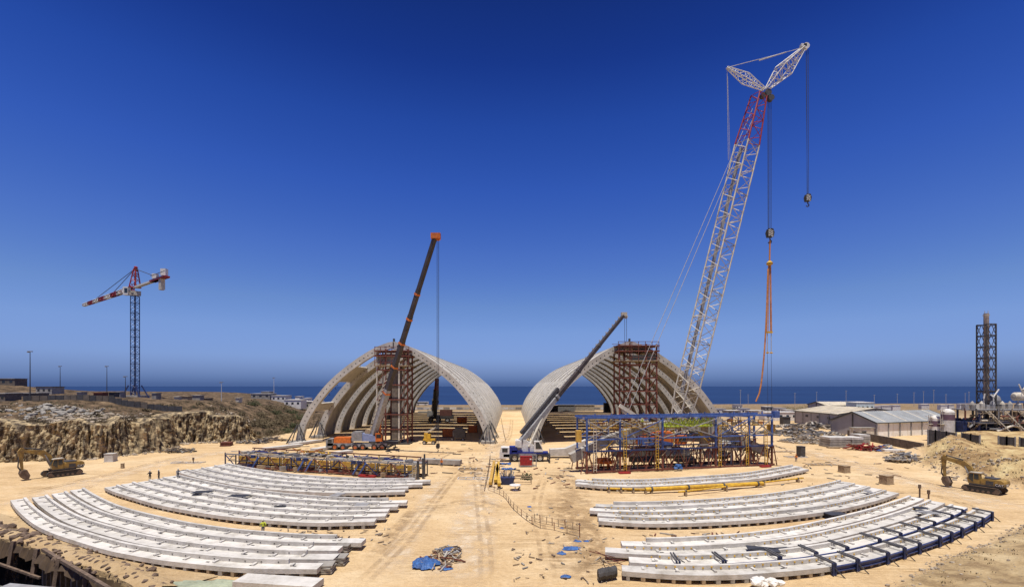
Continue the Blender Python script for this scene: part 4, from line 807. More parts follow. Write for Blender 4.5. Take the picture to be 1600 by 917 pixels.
# ---------------------------------------------------------------- right-hand yard
def gable_house(name, label, A, u, Lh, Wd, he, hr, roof, wall, wall2, z0=0, win=()):
    u = V(u).normalized(); v = V((-u.y, u.x, 0)); A = V((A[0], A[1], z0)); t = thing(name, label, 'warehouse', A+u*Lh/2+v*Wd/2)
    P = lambda a, b_, z: A+u*a+v*b_+V((0,0,z))
    for b_, nm in ((0,'wall'),(Wd,'wall')): obj(nm, MB().hexa([P(0,b_-.12,-1),P(Lh,b_-.12,-1),P(Lh,b_+.12,-1),P(0,b_+.12,-1),P(0,b_-.12,he),P(Lh,b_-.12,he),P(Lh,b_+.12,he),P(0,b_+.12,he)]), wall2, t)
    for a in (0, Lh):
        g_ = MB(); pts = [(.14,-1),(Wd-.14,-1),(Wd-.14,he),(Wd/2,hr-.1),(.14,he)]; g_.add([P(a-.12,b_,z) for b_, z in pts]+[P(a+.12,b_,z) for b_, z in pts], [(0,1,2,3,4),(9,8,7,6,5)]+[(i, 5+i, 5+(i+1) % 5, (i+1) % 5) for i in range(5)]); obj('gable_wall', g_, wall, t)
    ns_ = int(Lh/2.2)
    for side in (0, 1):
        rf = obj('roof_slope', MB().hexa([P(-.6, -.5 if side == 0 else Wd+.5, he-.05), P(Lh+.6, -.5 if side == 0 else Wd+.5, he-.05), P(Lh+.6, Wd/2, hr), P(-.6, Wd/2, hr), P(-.6, -.5 if side == 0 else Wd+.5, he+.17), P(Lh+.6, -.5 if side == 0 else Wd+.5, he+.17), P(Lh+.6, Wd/2, hr+.22), P(-.6, Wd/2, hr+.22)]), roof, t)
        rb_ = MB()
        for i in range(ns_*2+1):
            a = -.4+(Lh+.8)*i/(ns_*2); rb_.bar(P(a, -.5 if side == 0 else Wd+.5, he+.2), P(a, Wd/2, hr+.25), .12, .08)
        obj('roof_rib', rb_, roof, rf)
        for i in range(2, ns_, 5):
            a = Lh*i/ns_; y0 = 0 if side == 0 else Wd
            obj('roof_light', MB().hexa([P(a,y0,he+.34),P(a+1,y0,he+.34),P(a+1,Wd/2,hr+.24),P(a,Wd/2,hr+.24),P(a,y0,he+.38),P(a+1,y0,he+.38),P(a+1,Wd/2,hr+.30),P(a,Wd/2,hr+.30)]), 'cream', rf)
        obj('gutter', MB().bar(P(-.6, -.6 if side == 0 else Wd+.6, he), P(Lh+.6, -.6 if side == 0 else Wd+.6, he), .25), 'dgrey', t)
    for a in (-.62, Lh+.62): obj('barge_board', MB().bar(P(a,-.5,he+.05), P(a,Wd/2,hr+.1), .12, .5).bar(P(a,Wd+.5,he+.05), P(a,Wd/2,hr+.1), .12, .5), 'dgrey', t)
    obj('downpipe', MB().bar(P(-.2,Wd/2,0), P(-.2,Wd/2,hr-.6), .35), 'dgrey', t)
    n_ = max(2, int(Lh/6))
    for i in range(n_+1):
        for b_ in (-.2, Wd+.2): obj('pilaster', MB().bar(P(Lh*i/n_, b_, -1), P(Lh*i/n_, b_, he), .35), 'grey', t)
    for i in win: f = obj('window', MB().box(P(i, Wd+.2, he*.68), (.2,1.7,1.0), math.atan2(u.y,u.x)+R(90) if False else math.atan2(u.y,u.x)+math.pi/2), 'dgrey', t)
    return t
gable_house('warehouse', 'grey-roofed warehouse with stained white side wall and grey gable', (128,162), (.947,.32,0), 42, 15.9, 5.0, 8.4, 'roofg', 'wallg', 'wallw')
gable_house('warehouse', 'long beige-roofed warehouse with grey wall behind the white-sided one', (170,196), (0,1,0), 30, 31, 5.9, 8.4, 'roofb', 'wallg', 'wallg', win=(6,13,21))
gable_house('warehouse', 'far warehouse with dull brown roof showing above the beige roof', (204,300), (1,.05,0), 32, 16, 5.4, 7.4, 'roofb', 'wallg', 'cream')
def plain_box(name, label, cat, px0, px1, D, z0, h, dep, m, roofm='conc', parts=3):
    x0, x1 = (px0-800)/F*D, (px1-800)/F*D; c = V(((x0+x1)/2, D+dep/2, z0)); t = thing(name, label, cat, c)
    obj('wall', MB().box(c+V((0,0,h/2-.6)), (x1-x0, dep, h+1.2)), m, t); obj('roof', MB().box(c+V((0,0,h+.12)), (x1-x0+.5, dep+.5, .25)), roofm, t)
    for i in range(parts):
        w = obj('window', MB().box(c+V(((x1-x0)*((i+.5)/parts-.5), -dep/2-.03, h*.55)), (min(1.6,(x1-x0)/parts*.4), .08, h*.28)), 'glass', t)
    return t
plain_box('shed', 'long white shed left of the beige warehouse', 'shed', 1195, 1246, 240, 0, 4.3, 6, 'wht', 'wht', 5)
plain_box('container_shed', 'small dark shed beside the grey warehouse wall', 'shed', 1224, 1235, 215, 0, 3.4, 3, 'dgrey', 'dgrey', 0)
plain_box('annex', 'low beige annex against the grey gable', 'shed', 1334, 1366, 160, 0, 3.4, 2, 'cream', 'conc3', 1)
plain_box('rooftop_house', 'pale blue and white building beyond the beige roof', 'building', 1338, 1366, 290, 0, 7.6, 9, mat('pale_blue_wall', (.55,.66,.68)), 'wht', 4)
for i, (px, w) in enumerate([(1352,24),(1378,14),(1395,12),(1470,10),(1483,8),(1440,12),(1500,9)]): plain_box('truck_trailer', f'white trailer parked far off on the coast road, {ORD[i]} of the line', 'trailer', px, px+w, 330+6*i, .5, 3.2, 3, 'wht', 'wht', 0)
# brown block wall
a, b_ = V((119.6,164,0)), V((112.5,126,0)); t = thing('yard_wall', 'low dark brown wall between the warehouse and the sand mound', 'wall', (a+b_)/2)
for i in range(12):
    p, q = a.lerp(b_, i/12), a.lerp(b_, (i+.97)/12); zq = hz(q.x, q.y)
    for j in range(3): obj('course', MB().bar(p+V((0,0,.4+j*.8)), q+V((0,0,.4+j*.8)), .42+.05*random.random(), .77), 'brown', t)
# stacked slabs
n_ = 0
for (px, py, w, dp, cnt) in ((1313,699,6.6,4.5,4),(1340,699,3.6,4,4),(1351,694,3.4,4,4)):
    c = G(px, py)
    for j in range(cnt):
        obj('concrete_slab', MB().box((c.x+random.uniform(-.1,.1), c.y+dp/2, .42+j*.74), (w, dp, .64), .06+random.uniform(-.02,.02)).box((c.x-w*.3, c.y+dp/2, .05+j*.74), (.2, dp*.9, .1)).box((c.x+w*.3, c.y+dp/2, .05+j*.74), (.2, dp*.9, .1)), 'conc3' if j < cnt-1 else 'conc', label=f'{["bottom","second","third","top"][j]} slab of the {["wide left","middle","right"][n_]} slab stack before the grey gable', cat='slab', group='stacked slabs before the warehouse')
    n_ += 1
def pile(name, label, cat, px, py, rx, ry, h, n, mats, lens=(1,3), w=(.12,.3)):
    c = G(px, py) if not isinstance(px, V) else px; c.z = hz(c.x, c.y); mbs = {m: MB() for m in mats}
    for i in range(n):
        r = random.random()**.6; a = random.random()*6.28; x = c.x+rx*r*math.cos(a); y = c.y+ry*r*math.sin(a); z = c.z+h*(1-r)*random.random()+.15; b2 = random.random()*3.14; L_ = random.uniform(*lens)/2; e = random.uniform(-.35,.35)
        dr = V((math.cos(b2), math.sin(b2), e))*L_; z = max(z, c.z+abs(dr.z)+.1); mbs[random.choice(mats)].bar(V((x,y,z))-dr, V((x,y,z))+dr, random.uniform(*w), random.uniform(*w)*.7)
    t = thing(name, label, cat, c)
    for m in mats: obj('piece', mbs[m], m, t, kind='stuff')
    return t
pile('scrap_heap', 'heap of pale stone and timber scrap left of the slab stacks', 'rubble', 1262, 690, 9, 6, 2.4, 260, ['rock','conc3','wood'], (.6,1.6), (.3,.7))
pile('scrap_heap', 'spread of grey scrap behind the pale rubble heap at right', 'rubble', 1250, 678, 14, 12, 2.2, 230, ['rock','conc3','dgrey','grey','brown'], (.8,3), (.3,.8))
pile('scrap_heap', 'dark broken debris in front of the grey warehouse wall', 'rubble', 1272, 668, 16, 10, 2.6, 220, ['brown','dgrey','rock','conc3'], (1,3.6), (.4,1.0))
pile('steel_bundle', 'bundle of red rusty steel beside the slab stacks', 'steel', 1351, 703, 3.6, 1.5, 1.2, 40, ['rust','red'], (3,6), (.2,.4))
pile('scrap_heap', 'blue and grey debris heap in front of the brown wall', 'rubble', 1382, 704, 4, 2, 1.9, 90, ['blue','grey','conc3'], (.6,1.6), (.2,.5))
pile('scrap_heap', 'grey broken concrete heap at the foot of the sand mound', 'rubble', 1414, 722, 4.2, 2.6, 2.2, 150, ['conc3','grey','wood'], (.7,1.8), (.25,.55))
c = G(1415, 710); obj('concrete_plank', MB().box((c.x, c.y+1, .9), (8.5, 2.4, .5), -.35).box((c.x-2, c.y+1, .32), (.5,2,.62)).box((c.x+2, c.y+1, .32), (.5,2,.62)), 'conc', label='long pale concrete plank lying before the brown wall', cat='plank')
c = G(1302, 700); obj('timber_pallet', MB().box((c.x,c.y,.35), (3.4,1.2,.14)).box((c.x,c.y-.4,.16), (3.4,.2,.3)).box((c.x,c.y+.4,.16), (3.4,.2,.3)), 'wood', label='timber pallet on the sand in front of the slab stack', cat='pallet')
c = G(1291, 690); obj('mixer_drum', MB().lathe([(0,0),(.9,.1),(1.2,.8),(.9,1.6),(.4,2.0),(0,2.0)], (c.x,c.y,.1), 12), 'cream', label='old mixer drum at the left end of the slab stack', cat='drum')
# mound fence
fx = [(1449,671),(1461,672),(1478,674),(1493,676),None,(1502,676),(1516,678),(1530,680),None,(1559,681),(1572,682),(1585,683),None,(1592,683),(1612,685)]
t = thing('sheet_fence', 'dark corrugated sheet fence along the top of the sand mound', 'fence', (113.5,115,3))
for a, b_ in zip(fx, fx[1:]):
    if a is None or b_ is None: continue
    P = [V(((px-800)/F*(11.7*F/(py-HOR)), 11.7*F/(py-HOR), 0)) for px, py in (a, b_)]
    dr = (P[1]-P[0]); n_ = max(4, int(dr.length/.35)); nvv = V((-dr.y, dr.x, 0)).normalized(); sh = MB(); vs = []
    zb = [min(2.6, hz(p.x, p.y)) for p in P]
    for i in range(n_+1): p = P[0].lerp(P[1], i/n_)+nvv*(.025 if i % 2 else -.025); vs += [(p.x, p.y, 2.2), (p.x, p.y, 6.3)]
    sh.add(vs, [(2*i, 2*i+2, 2*i+3, 2*i+1) for i in range(n_)]); obj('fence_sheet', sh, 'fence', t)
    for p in P: obj('fence_post', MB().box((p.x, p.y-.15, 4.3), (.22,.22,4.3)), 'grey', t)
# silos
for px, D, r, z1, lab in ((1481,150,1.75,10.2,'large white silo with purple band behind the sheet fence'),(1461,152,1.45,8.0,'small white silo with purple band left of the large one')):
    x = (px-800)/F*D; z0 = hz(x, D); t = thing('silo', lab, 'silo', (x, D, z0)); obj('shell', MB().lathe([(0,z0+.6),(r,z0+.8),(r,z1-.6),(r*.75,z1),(r*.25,z1+.4),(0,z1+.4)], (x,D,0), 20), 'wht', t, smooth=False); obj('name_band', MB().lathe([(r+.02,z1-3.2),(r+.02,z1-1.4)], (x,D,0), 20), 'purple', t)
    for a in range(4): q = (x+r*.8*math.cos(a*1.57+.78), D+r*.8*math.sin(a*1.57+.78)); obj('leg', MB().bar((*q, z0-.3), (*q, z0+1), .25), 'dgrey', t)
    ld = MB()
    for j in range(14): ld.bar((x-r-.9, D-.3, z0+j*.55), (x-r-.2, D-.3, z0+j*.55), .1)
    for s in (-.9, -.2): ld.bar((x-r+s, D-.3, z0), (x-r+s, D-.3, z1+.6), .12)
    for z in (z0+3, z0+5.5, z1): ld.box((x-r-.5, D, z), (1.3,1.6,.15))
    obj('access_ladder', ld, 'cream', t)
# chimney in its lattice tower
D = 150; x = (1541-800)/F*D; z0 = hz(x, D); zt = CZ-(507-HOR)/F*D; t = thing('chimney_tower', 'tall dark lattice tower around a rusty chimney at far right', 'chimney', (x, D, z0)); w = 1.55
for sx in (-1, 1):
    for sy in (-1, 1): pbar('leg', (x+sx*w, D+sy*w, z0-.5), (x+sx*w, D+sy*w, zt), .3, 'dgrey', t)
nl = 8
for i in range(nl):
    za, zb = z0+8+(zt-z0-8)*i/nl, z0+8+(zt-z0-8)*(i+1)/nl
    for sy in (-1, 1): pbar('ring_beam', (x-w, D+sy*w, zb), (x+w, D+sy*w, zb), .3, 'dgrey', t); pbar('brace', (x-w, D+sy*w, za), (x-.1, D+sy*w, zb), .13, 'dgrey', t); pbar('brace', (x-.1, D+sy*w, za), (x-w, D+sy*w, zb), .13, 'dgrey', t); pbar('brace', (x+w, D+sy*w, za), (x+.1, D+sy*w, zb), .13, 'dgrey', t); pbar('brace', (x+.1, D+sy*w, za), (x+w, D+sy*w, zb), .13, 'dgrey', t)
    for sx in (-1, 1): pbar('ring_beam', (x+sx*w, D-w, zb-.32), (x+sx*w, D+w, zb-.32), .3, 'dgrey', t)
obj('flue', MB().lathe([(0,z0),(.72,z0),(.66,zt+3.6),(.5,zt+3.6),(.5,zt+3)], (x,D,0), 14), mat('stained_flue', (.36,.30,.25), (.12,.07,.05), scale=.6, stretch=(1,1,.2)), t); obj('flue_cap', MB().lathe([(.9,zt+2.9),(.9,zt+3.1)], (x,D,0), 12).bar((x+.6,D,zt+3), (x+.6,D,zt+4.6), .1).bar((x-.5,D,zt+3), (x-.5,D,zt+4.4), .1), 'cream', t)
# process plant on a steel deck
t = thing('process_plant', 'grey process plant with vessels, pipes and steel deck at right edge', 'plant', (168, 150, 3)); zg = hz(168, 150)
for i in range(10):
    for yy in (144, 151): pbar('column', (146+i*5, yy, zg-.5), (146+i*5, yy, 10.5), .4, 'dgrey' if i % 2 else 'navy', t)
    pbar('knee_brace', (146+i*5, 143.9, 8), (148.2+i*5, 143.9, 10.4), .2, 'cream', t)
for z in (6.5, 10.5):
    obj('deck', MB().box((169,147.5,z), (48,9,.35)), 'grey', t)
    for zz in (.6, 1.1): pbar('deck_rail', (145,142.9,z+zz), (193,142.9,z+zz), .1, 'cream', t)
obj('vessel', MB().lathe([(0,15.4),(1.0,15.2),(1.7,14.5),(2.0,13.4),(2.05,10.7),(0,10.7)], (157.5,151,0), 20), 'grey', t); obj('vessel', MB().lathe([(0,-5),(.9,-4.9),(1.4,-4.3),(1.4,7),(.9,7.6),(0,7.8)], (167,149,14.6), 18, 'X'), 'cream', t)
for j in range(6): obj('vessel_hoop', MB().lathe([(2.1,10.9+j*.45),(2.1,11.02+j*.45)], (157.5,151,0), 20), 'dgrey', t)
obj('duct', MB().path([(164.5,148,15.5),(164.5,148,16.6),(165.2,148,17.6),(166.5,148,17.6)], .55, 10), 'cream', t); obj('bent_pipe', MB().path([(150,142.6,4),(155,142.6,5.8),(157,142.6,5.4),(158,142.6,3.4)], .35, 10), 'cream', t)
for (xa, za, xb, zb) in ((152.5,14.5,154.3,17),(161.5,16.5,160.6,18.6),(149.5,14,149.8,15.6)): obj('floodlight_arm', MB().bar((xa,146,za-2.4), (xa,146,za), .12).bar((xa,146,za), (xb,146,zb), .25), 'wht', t)
for k_ in range(3):
    x = 140+k_*5; st = MB().bar((x+14,143,3.5), (x+7,143,10.3), .1, .26).bar((x+14,142,3.5), (x+7,142,10.3), .1, .26)
    for j in range(11): st.box((x+14-.64*j, 142.5, 3.7+.62*j), (.5,.9,.1))
    obj('stair', st, 'cream', t)
for j in range(34):
    x = random.uniform(145,166); z = random.uniform(zg,9); L_ = random.uniform(1.5,7); q = V((x, random.uniform(143.5,150), z)); e = random.choice((V((L_,0,0)), V((0,0,min(L_,10-z))), V((L_*.6,0,L_*.4))))
    obj('pipe', MB().tube(q, q+e, random.uniform(.12,.4), 8), random.choice(('cream','grey','dgrey','rust','wood','navy')), t)
for j in range(10): x = 145+j*2.6; obj('tank', MB().lathe([(0,0),(1.3,0),(1.3,4),(.7,4.7),(0,4.7)], (x,152.5,zg), 12), random.choice(('dgrey','grey','brown','cream')), t)
for j in range(8): x = 145+j*2.7; obj('equipment_box', MB().box((x,148,zg+1.2+random.random()), (2.6,2.4,2.4+random.random()*2)).box((x+.5,146.7,zg+1.6), (.9,.2,1.2)), random.choice(('dgrey','navy','grey','brown')), t)

# ---------------------------------------------------------------- plateau at left: wall, poles, buildings
pts = [(36,616),(62,618),(100,624),(140,625),(180,625),(220,625),(262,624),(285,622)]
FW = [V(((px-800)/F*D_, D_, 0)) for (px, py), D_ in zip(pts, (150,152,155,157,160,163,166,168))]
t = thing('plateau_wall', 'long dark slatted wall along the top of the left bank', 'wall', (FW[3].x, FW[3].y, hz(FW[3].x, FW[3].y)))
for a, b_ in zip(FW, FW[1:]):
    n_ = max(2, int((b_-a).length/1.6))
    for i in range(n_):
        p, q = a.lerp(b_, i/n_), a.lerp(b_, (i+.94)/n_); z = hz(p.x, p.y); obj('wall_slat', MB().hexa([p+V((0,0,z-.4)), q+V((0,0,z-.4)), q+V((0,.15,z-.4)), p+V((0,.15,z-.4)), p+V((0,0,z+1.9)), q+V((0,0,z+1.9)), q+V((0,.15,z+1.9)), p+V((0,.15,z+1.9))]), random.choice(('dgrey','fence','brown','fence')), t)
for i, (px, py0, py1, D) in enumerate([(47,549,612,170),(94,572,612,260),(167,572,612,240),(196,588,613,220),(428,590,616,330),(346,597,616,240)]):
    x = (px-800)/F*D; z0 = hz(x, D); zt = CZ-(py0-HOR)/F*D; t = thing('light_mast', f'slim light mast on the left plateau, {ORD[i]} of the scattered ones', 'light pole', (x, D, z0), 0, 'light masts on the left plateau'); obj('pole', MB().tube((x,D,z0-.2), (x,D,zt), .2, 6, .1), 'dgrey' if i < 4 else 'wht', t); obj('lamp_head', MB().box((x,D,zt), (1.6,.5,.3)).box((x-.7,D,zt-.25), (.5,.5,.3)), 'grey', t)
for i, px in enumerate([1157,1169,1242,1276,1322,1366,1402,1428,1443,1459,1478,1508,1514]):
    D = 380+(i*37) % 60; x = (px-800)/F*D; zt = CZ-(612+(i*7) % 9-HOR)/F*D+1.5; z0 = hz(x, D); t = thing('light_mast', f'pale coastal light mast behind the right yard, {ORD[i]} from the left', 'light pole', (x, D, z0), 0, 'light masts along the coast'); obj('pole', MB().tube((x,D,z0-.2), (x,D,zt), .16, 6), 'ropel', t); obj('lamp_head', MB().box((x,D,zt), (1.4,.5,.25)), 'ropel', t)
for i, (px, D) in enumerate([(956,350),(1002,360)]):
    x = (px-800)/F*D; t = thing('light_mast', f'pale light mast seen through the right hall, {["left","right"][i]} one', 'light pole', (x, D, 0)); obj('pole', MB().tube((x,D,-.3), (x,D,CZ-(609-HOR)/F*D), .16, 6), 'ropel', t); obj('lamp_head', MB().box((x,D,CZ-(609-HOR)/F*D), (1.4,.5,.25)), 'ropel', t)
def hbox(name, label, cat, px0, px1, D, h, dep, m, roofm='conc', parts=2): x = ((px0+px1)/2-800)/F*D; return plain_box(name, label, cat, px0, px1, D, hz(x, D), h, dep, m, roofm, parts)
hbox('hut', 'pale hut at the left edge of the plateau', 'hut', -10, 8, 150, 2.6, 5, 'brown', 'conc3'); hbox('hut', 'grey-roofed low hut beside the far left hill', 'hut', 8, 60, 172, 1.3, 4, 'brown', 'conc3', 4)
hbox('canopy', 'open-sided dark canopy on the plateau beyond the left hut', 'canopy', 56, 81, 215, 3.2, 6, 'conc3', 'dgrey', 3); hbox('hill_house', 'flat house on top of the far left hill', 'house', -12, 23, 232, 3.2, 6, 'brown', 'conc3', 3)
for i, (px, w, m) in enumerate([(146,14,'rust'),(170,8,'dgrey'),(182,6,'grey'),(272,7,'cream'),(284,9,'wood'),(300,12,'conc3'),(314,12,'brown'),(368,5,'cream'),(237,7,'conc3'),(120,7,'conc3')]): hbox('site_cabin', f'small site cabin or stack on the left plateau skyline, {ORD[i]} of ten', 'cabin', px, px+w, 205+6*(i % 4), 1.5+(i % 3)*.5, 3, m, m, 0)
for i, (px, w, D, h, m) in enumerate([(392,30,300,3.2,'conc3'),(424,22,296,3.6,'wht'),(444,26,280,4.2,'wht'),(470,20,290,5,'cream'),(461,7,360,8,'wht'),(474,7,362,7.6,'wht'),(408,12,350,5,'brown'),(436,12,355,5,'conc3'),(486,14,340,6,'wht')]): hbox('town_house', f'low pale building beyond the bank left of the arch hall, {ORD[i]} of the cluster', 'building', px, px+w, D, h, 8, m, 'conc', 3)
# coach on the coast road, guard rail, seaside lorry
D = 430; x = (660-800)/F*D; z0 = hz(x, D); t = thing('coach', 'white coach on the coast road seen through the left hall', 'coach', (x, D, z0)); obj('body', MB().prism([(x-5.8,z0+.6),(x+5.8,z0+.6),(x+5.8,z0+3.6),(x-5.2,z0+3.6),(x-5.8,z0+2.6)], D-1.3, D+1.3), 'wht', t); obj('window_band', MB().box((x+.3,D-1.32,z0+2.5), (10,.06,1.1)), 'glass', t)
for dx in (-3.8, 3.2): wheel(t, x+dx, D-1.1, .9, .4, 'grey', False).location.z += z0
t = thing('coast_fence', 'pale panel fence crossing behind the two halls', 'fence', (0, 352, 0))
for i in range(60):
    x = -150+i*5; z0 = hz(x, 352); obj('fence_panel', MB().box((x,352,z0+1.0), (4.6,.15,1.7)), random.choice(('conc','grey','conc3','wht')), t)
for px, w, D, lab, m, h in ((862,20,322,'low dark block wall at the back of the right hall','plate',4.2),(885,26,326,'pale grey trailer at the back of the right hall','grey',4.6),(955,22,318,'dark container at the back of the right hall','plate',6.2),(914,30,330,'long grey container at the back of the right hall','conc3',4.4)): plain_box('container', lab, 'container', px-w/2, px+w/2, D, 0, h, 3, m, m, 0)

# ---------------------------------------------------------------- loose things on the sand
for i, (a, b_, w) in enumerate([((470,697),(412,704),2.4),((500,690),(455,696),2.4),((540,697),(490,705),2.6),((548,707),(500,714),2.2)]):
    p, q = G(*a), G(*b_); obj('concrete_slab', MB().bar(p+V((0,0,.5)), q+V((0,0,.5)), w, .6).box(p.lerp(q,.2)+V((0,0,.1)), (1,2,.22)).box(p.lerp(q,.8)+V((0,0,.1)), (1,2,.22)), 'conc', label=f'flat concrete slab on the sand by the left hall, {ORD[i]} from the left hall foot', cat='slab', group='slabs by the left hall')
p, q = G(655, 724), G(720, 727); t = thing('concrete_girder', 'long grey concrete girder lying below the truck crane hook', 'girder', (p+q)/2); obj('girder', MB().bar(p+V((0,0,.75)), q+V((0,0,.75)), 1.6, 1.0), 'conc3', t)
for u in (.15, .5, .85): obj('bearer', MB().box(p.lerp(q,u)+V((0,0,.13)), (.4,1.8,.26)), 'wood', t)
p, q = G(375, 913), G(497, 921); obj('concrete_plank', MB().bar(p+V((0,0,.4)), q+V((0,0,.4)), 1.9, .55).box(p.lerp(q,.3)+V((0,0,.06)), (.4,1.7,.14)).box(p.lerp(q,.8)+V((0,0,.06)), (.4,1.7,.14)), 'conc', label='flat concrete plank at the bottom edge below the lower left beams', cat='plank')
# yellow pipes before the upper right beams
for (a, b_, r, lab) in (((948,769),(1012,771),.18,'thin yellow pipe before the upper right beams'),((1008,771),(1192,761),.36,'thick yellow pipe before the upper right beams'),((1060,775),(1255,752),.15,'slender yellow pole below the thick yellow pipe')):
    p, q = G(*a)+V((0,0,.7)), G(*b_)+V((0,0,.7)); t = thing('yellow_pipe', lab, 'pipe', V(((p.x+q.x)/2, (p.y+q.y)/2, 0))); obj('barrel', MB().tube(p, q, r, 10), 'yel', t)
    for u in (.05, .35, .65, .95): c = p.lerp(q,u); obj('collar', MB().tube(c-(q-p).normalized()*.15, c+(q-p).normalized()*.15, r*1.3, 10), 'dgrey', t); obj('bearer', MB().box((c.x,c.y,(.7-r)/2), (.3,.8,.7-r)), 'wood', t)
# red generator, skip, forms, stretcher beside the city crane
c = G(822, 729); t = thing('generator', 'red generator in a steel cage before the white crane', 'generator', c); obj('body', MB().box(c+V((0,.7,1.3)), (2.7,1.3,2.0)), 'red', t); obj('control_panel', MB().box(c+V((1.0,.03,1.7)), (.35,.06,.3)), 'wht', t)
for sx in (-1.55, 1.55, 2.3):
    for yy in (0, 1.5): obj('cage_post', MB().box(c+V((sx,yy,1.35)), (.12,.12,2.7)), 'grey', t)
for z in (.2, 2.65): obj('cage_rail', MB().box(c+V((.35,0,z)), (3.9,.12,.14)).box(c+V((.35,1.5,z)), (3.9,.12,.14)), 'grey', t)
c = G(793, 758); t = thing('skip', 'navy steel skip filled with scrap below the white crane', 'skip', c); obj('tub', MB().hexa([c+V(q) for q in ((-1,0,.1),(1,0,.1),(1,1.6,.1),(-1,1.6,.1),(-1.3,-.2,1.4),(1.3,-.2,1.4),(1.3,1.8,1.4),(-1.3,1.8,1.4))]), 'navy', t)
for i in range(18): q = c+V((random.uniform(-1,1), .3+random.random()*1.2, 1.3)); pbar('scrap_bar', q, q+V((random.uniform(-.5,.5), random.uniform(-.3,.3), random.uniform(.6,1.6))), .12, random.choice(('grey','wood','ropel')), t)
c = G(813, 757); t = thing('timber_crate', 'open timber frame beside the navy skip', 'frame', c)
for z in (.1, 1.2):
    for yy in (0, 1.8): pbar('rail', c+V((-1.9,yy,z)), c+V((2,yy,z)), .12, 'wood', t)
for x in (-1.9, 2):
    for yy in (0, 1.8): pbar('post', c+V((x,yy,0)), c+V((x,yy,1.3)), .14, 'wood', t)
shrub(G(823, 749), 1.3, 1.3, 'leaf', 'small bundle of green brush behind the timber frame', n=150)
c = G(805, 766); obj('table_top', MB().lathe([(0,.9),(1.0,.9),(1.0,1.0),(0,1.0)], c, 16).bar(c, c+V((0,0,.9)), .16).lathe([(0,.02),(.5,.02),(.5,.1),(0,.1)], c, 10), 'wht', label='round white table standing below the navy skip', cat='table')
for i, (px0, py0, px1, py1) in enumerate([(772,727,766,762),(779,728,774,758),(776,732,780,764)]):
    p, q = G(px0, py0), G(px1, py1); t = thing('yellow_form', f'yellow form beam standing near the skip, {ORD[i]} from the left', 'form beam', (p+q)/2, 0, 'yellow form beams near the skip'); obj('rail', MB().bar(p+V((0,0,.8)), q+V((0,0,.8)), .55, .5), 'yel' if i else 'yelp', t)
    for u in (.1, .5, .9): pbar('leg', p.lerp(q,u), p.lerp(q,u)+V((0,0,.6)), .16, 'dgrey', t)
for i, (px, py) in enumerate([(788,725),(795,733)]):
    c = G(px, py); mb = MB(); 
    for j in range(9): mb.rock((c.x+random.uniform(-1.3,1.3), c.y+random.uniform(-.5,.5), .15), .45, .4)
    obj('blue_tarpaulin', mb, 'tarpb', label=f'blue tarpaulin strip on the sand left of the red generator, {["upper","lower"][i]} one', cat='tarpaulin')
# rebar barrier rows and mesh on the sand
def barrier(pl, label, n):
    P = spline([G(*q) for q in pl], n); t = thing('barrier', label, 'barrier', P[n//2])
    for i, p in enumerate(P): obj('stake', MB().bar(p, p+V((random.uniform(-.1,.1),0,1.1)), .09), 'rust' if i % 2 else 'wood', t)
    for z in (.5, 1.0):
        for a, b_ in zip(P, P[1:]): obj('line', MB().tube(a+V((0,0,z)), b_+V((0,0,z)), .035, 4), 'wood', t)
barrier([(763,766),(786,776),(803,797),(837,823),(870,830),(906,840)], 'rebar and rope barrier winding across the middle of the sand', 16); barrier([(757,768),(762,745),(766,715)], 'thin rod barrier left of the yellow form beams', 9); barrier([(790,690),(786,672),(783,655)], 'stake fence along the right side of the left hall', 12); barrier([(835,815),(865,822),(905,830)], 'low wire frame row behind the winding barrier', 8)
barrier([(1265,835),(1330,820),(1390,800),(1425,790)], 'row of thin red stakes between the right beam rows', 16)
def tarp(name, label, c, rx, ry, h, m, seed, n=22):
    vs = []; c = V(c); nr_, na = max(5, n//2), n*2
    for i in range(nr_):
        for j in range(na):
            r = (i+.15)/(nr_-1); a = 2*math.pi*j/na; e = .75+1.1*float(fbm(math.cos(a)*1.6+seed, math.sin(a)*1.6+seed*3, 4))+.25; u, v = r*math.cos(a)*e, r*math.sin(a)*e
            f1 = abs(float(fbm(u*3+seed, v*1.5+seed, 3))); f2 = abs(float(fbm(u*7+v*5+seed, v*7-seed, 2)))
            z = max(.0, 1-r*r*.85)*h*(.55+1.6*float(fbm(u*1.7+seed, v*1.7, 3)))+h*.55*f1*(1.1-r*.6)+.35*h*f2
            vs.append((c.x+u*rx, c.y+v*ry, c.z+.04+max(0, z)))
    fs = [(i*na+j, (i+1)*na+j, (i+1)*na+(j+1) % na, i*na+(j+1) % na) for i in range(nr_-1) for j in range(na)]+[tuple(range(na))]
    k_ = len(vs); vs += [(x, y, z-.04) for x, y, z in vs]; fs += [tuple(q+k_ for q in reversed(f)) for f in fs]
    return obj(name, MB().add(vs, fs), m, label=label, cat='tarpaulin')
tarp('blue_tarpaulin', 'crumpled bright blue tarpaulin on the central debris pile', G(664, 882), 1.35, 1.5, .75, 'tarpb', 1, 34); tarp('blue_tarpaulin', 'small blue tarpaulin scrap at the top of the central debris pile', G(707, 860), .9, .8, .5, 'tarpb', 4, 14); tarp('blue_tarpaulin', 'little blue scrap below the central debris pile', G(697, 889), .6, .4, .3, 'tarpb', 6, 10)
pile('debris_pile', 'low pile of timber and rebar scrap on the central sand', 'debris', 690, 876, 2.0, 2.4, .5, 60, ['wood','rust','conc3','clod'], (.4,1.6), (.06,.2)); pile('debris_pile', 'grey brown scrap at the back of the central debris pile', 'debris', 700, 861, 1.6, 1.0, .6, 40, ['wood','grey','clod'], (.4,1.2), (.06,.25))
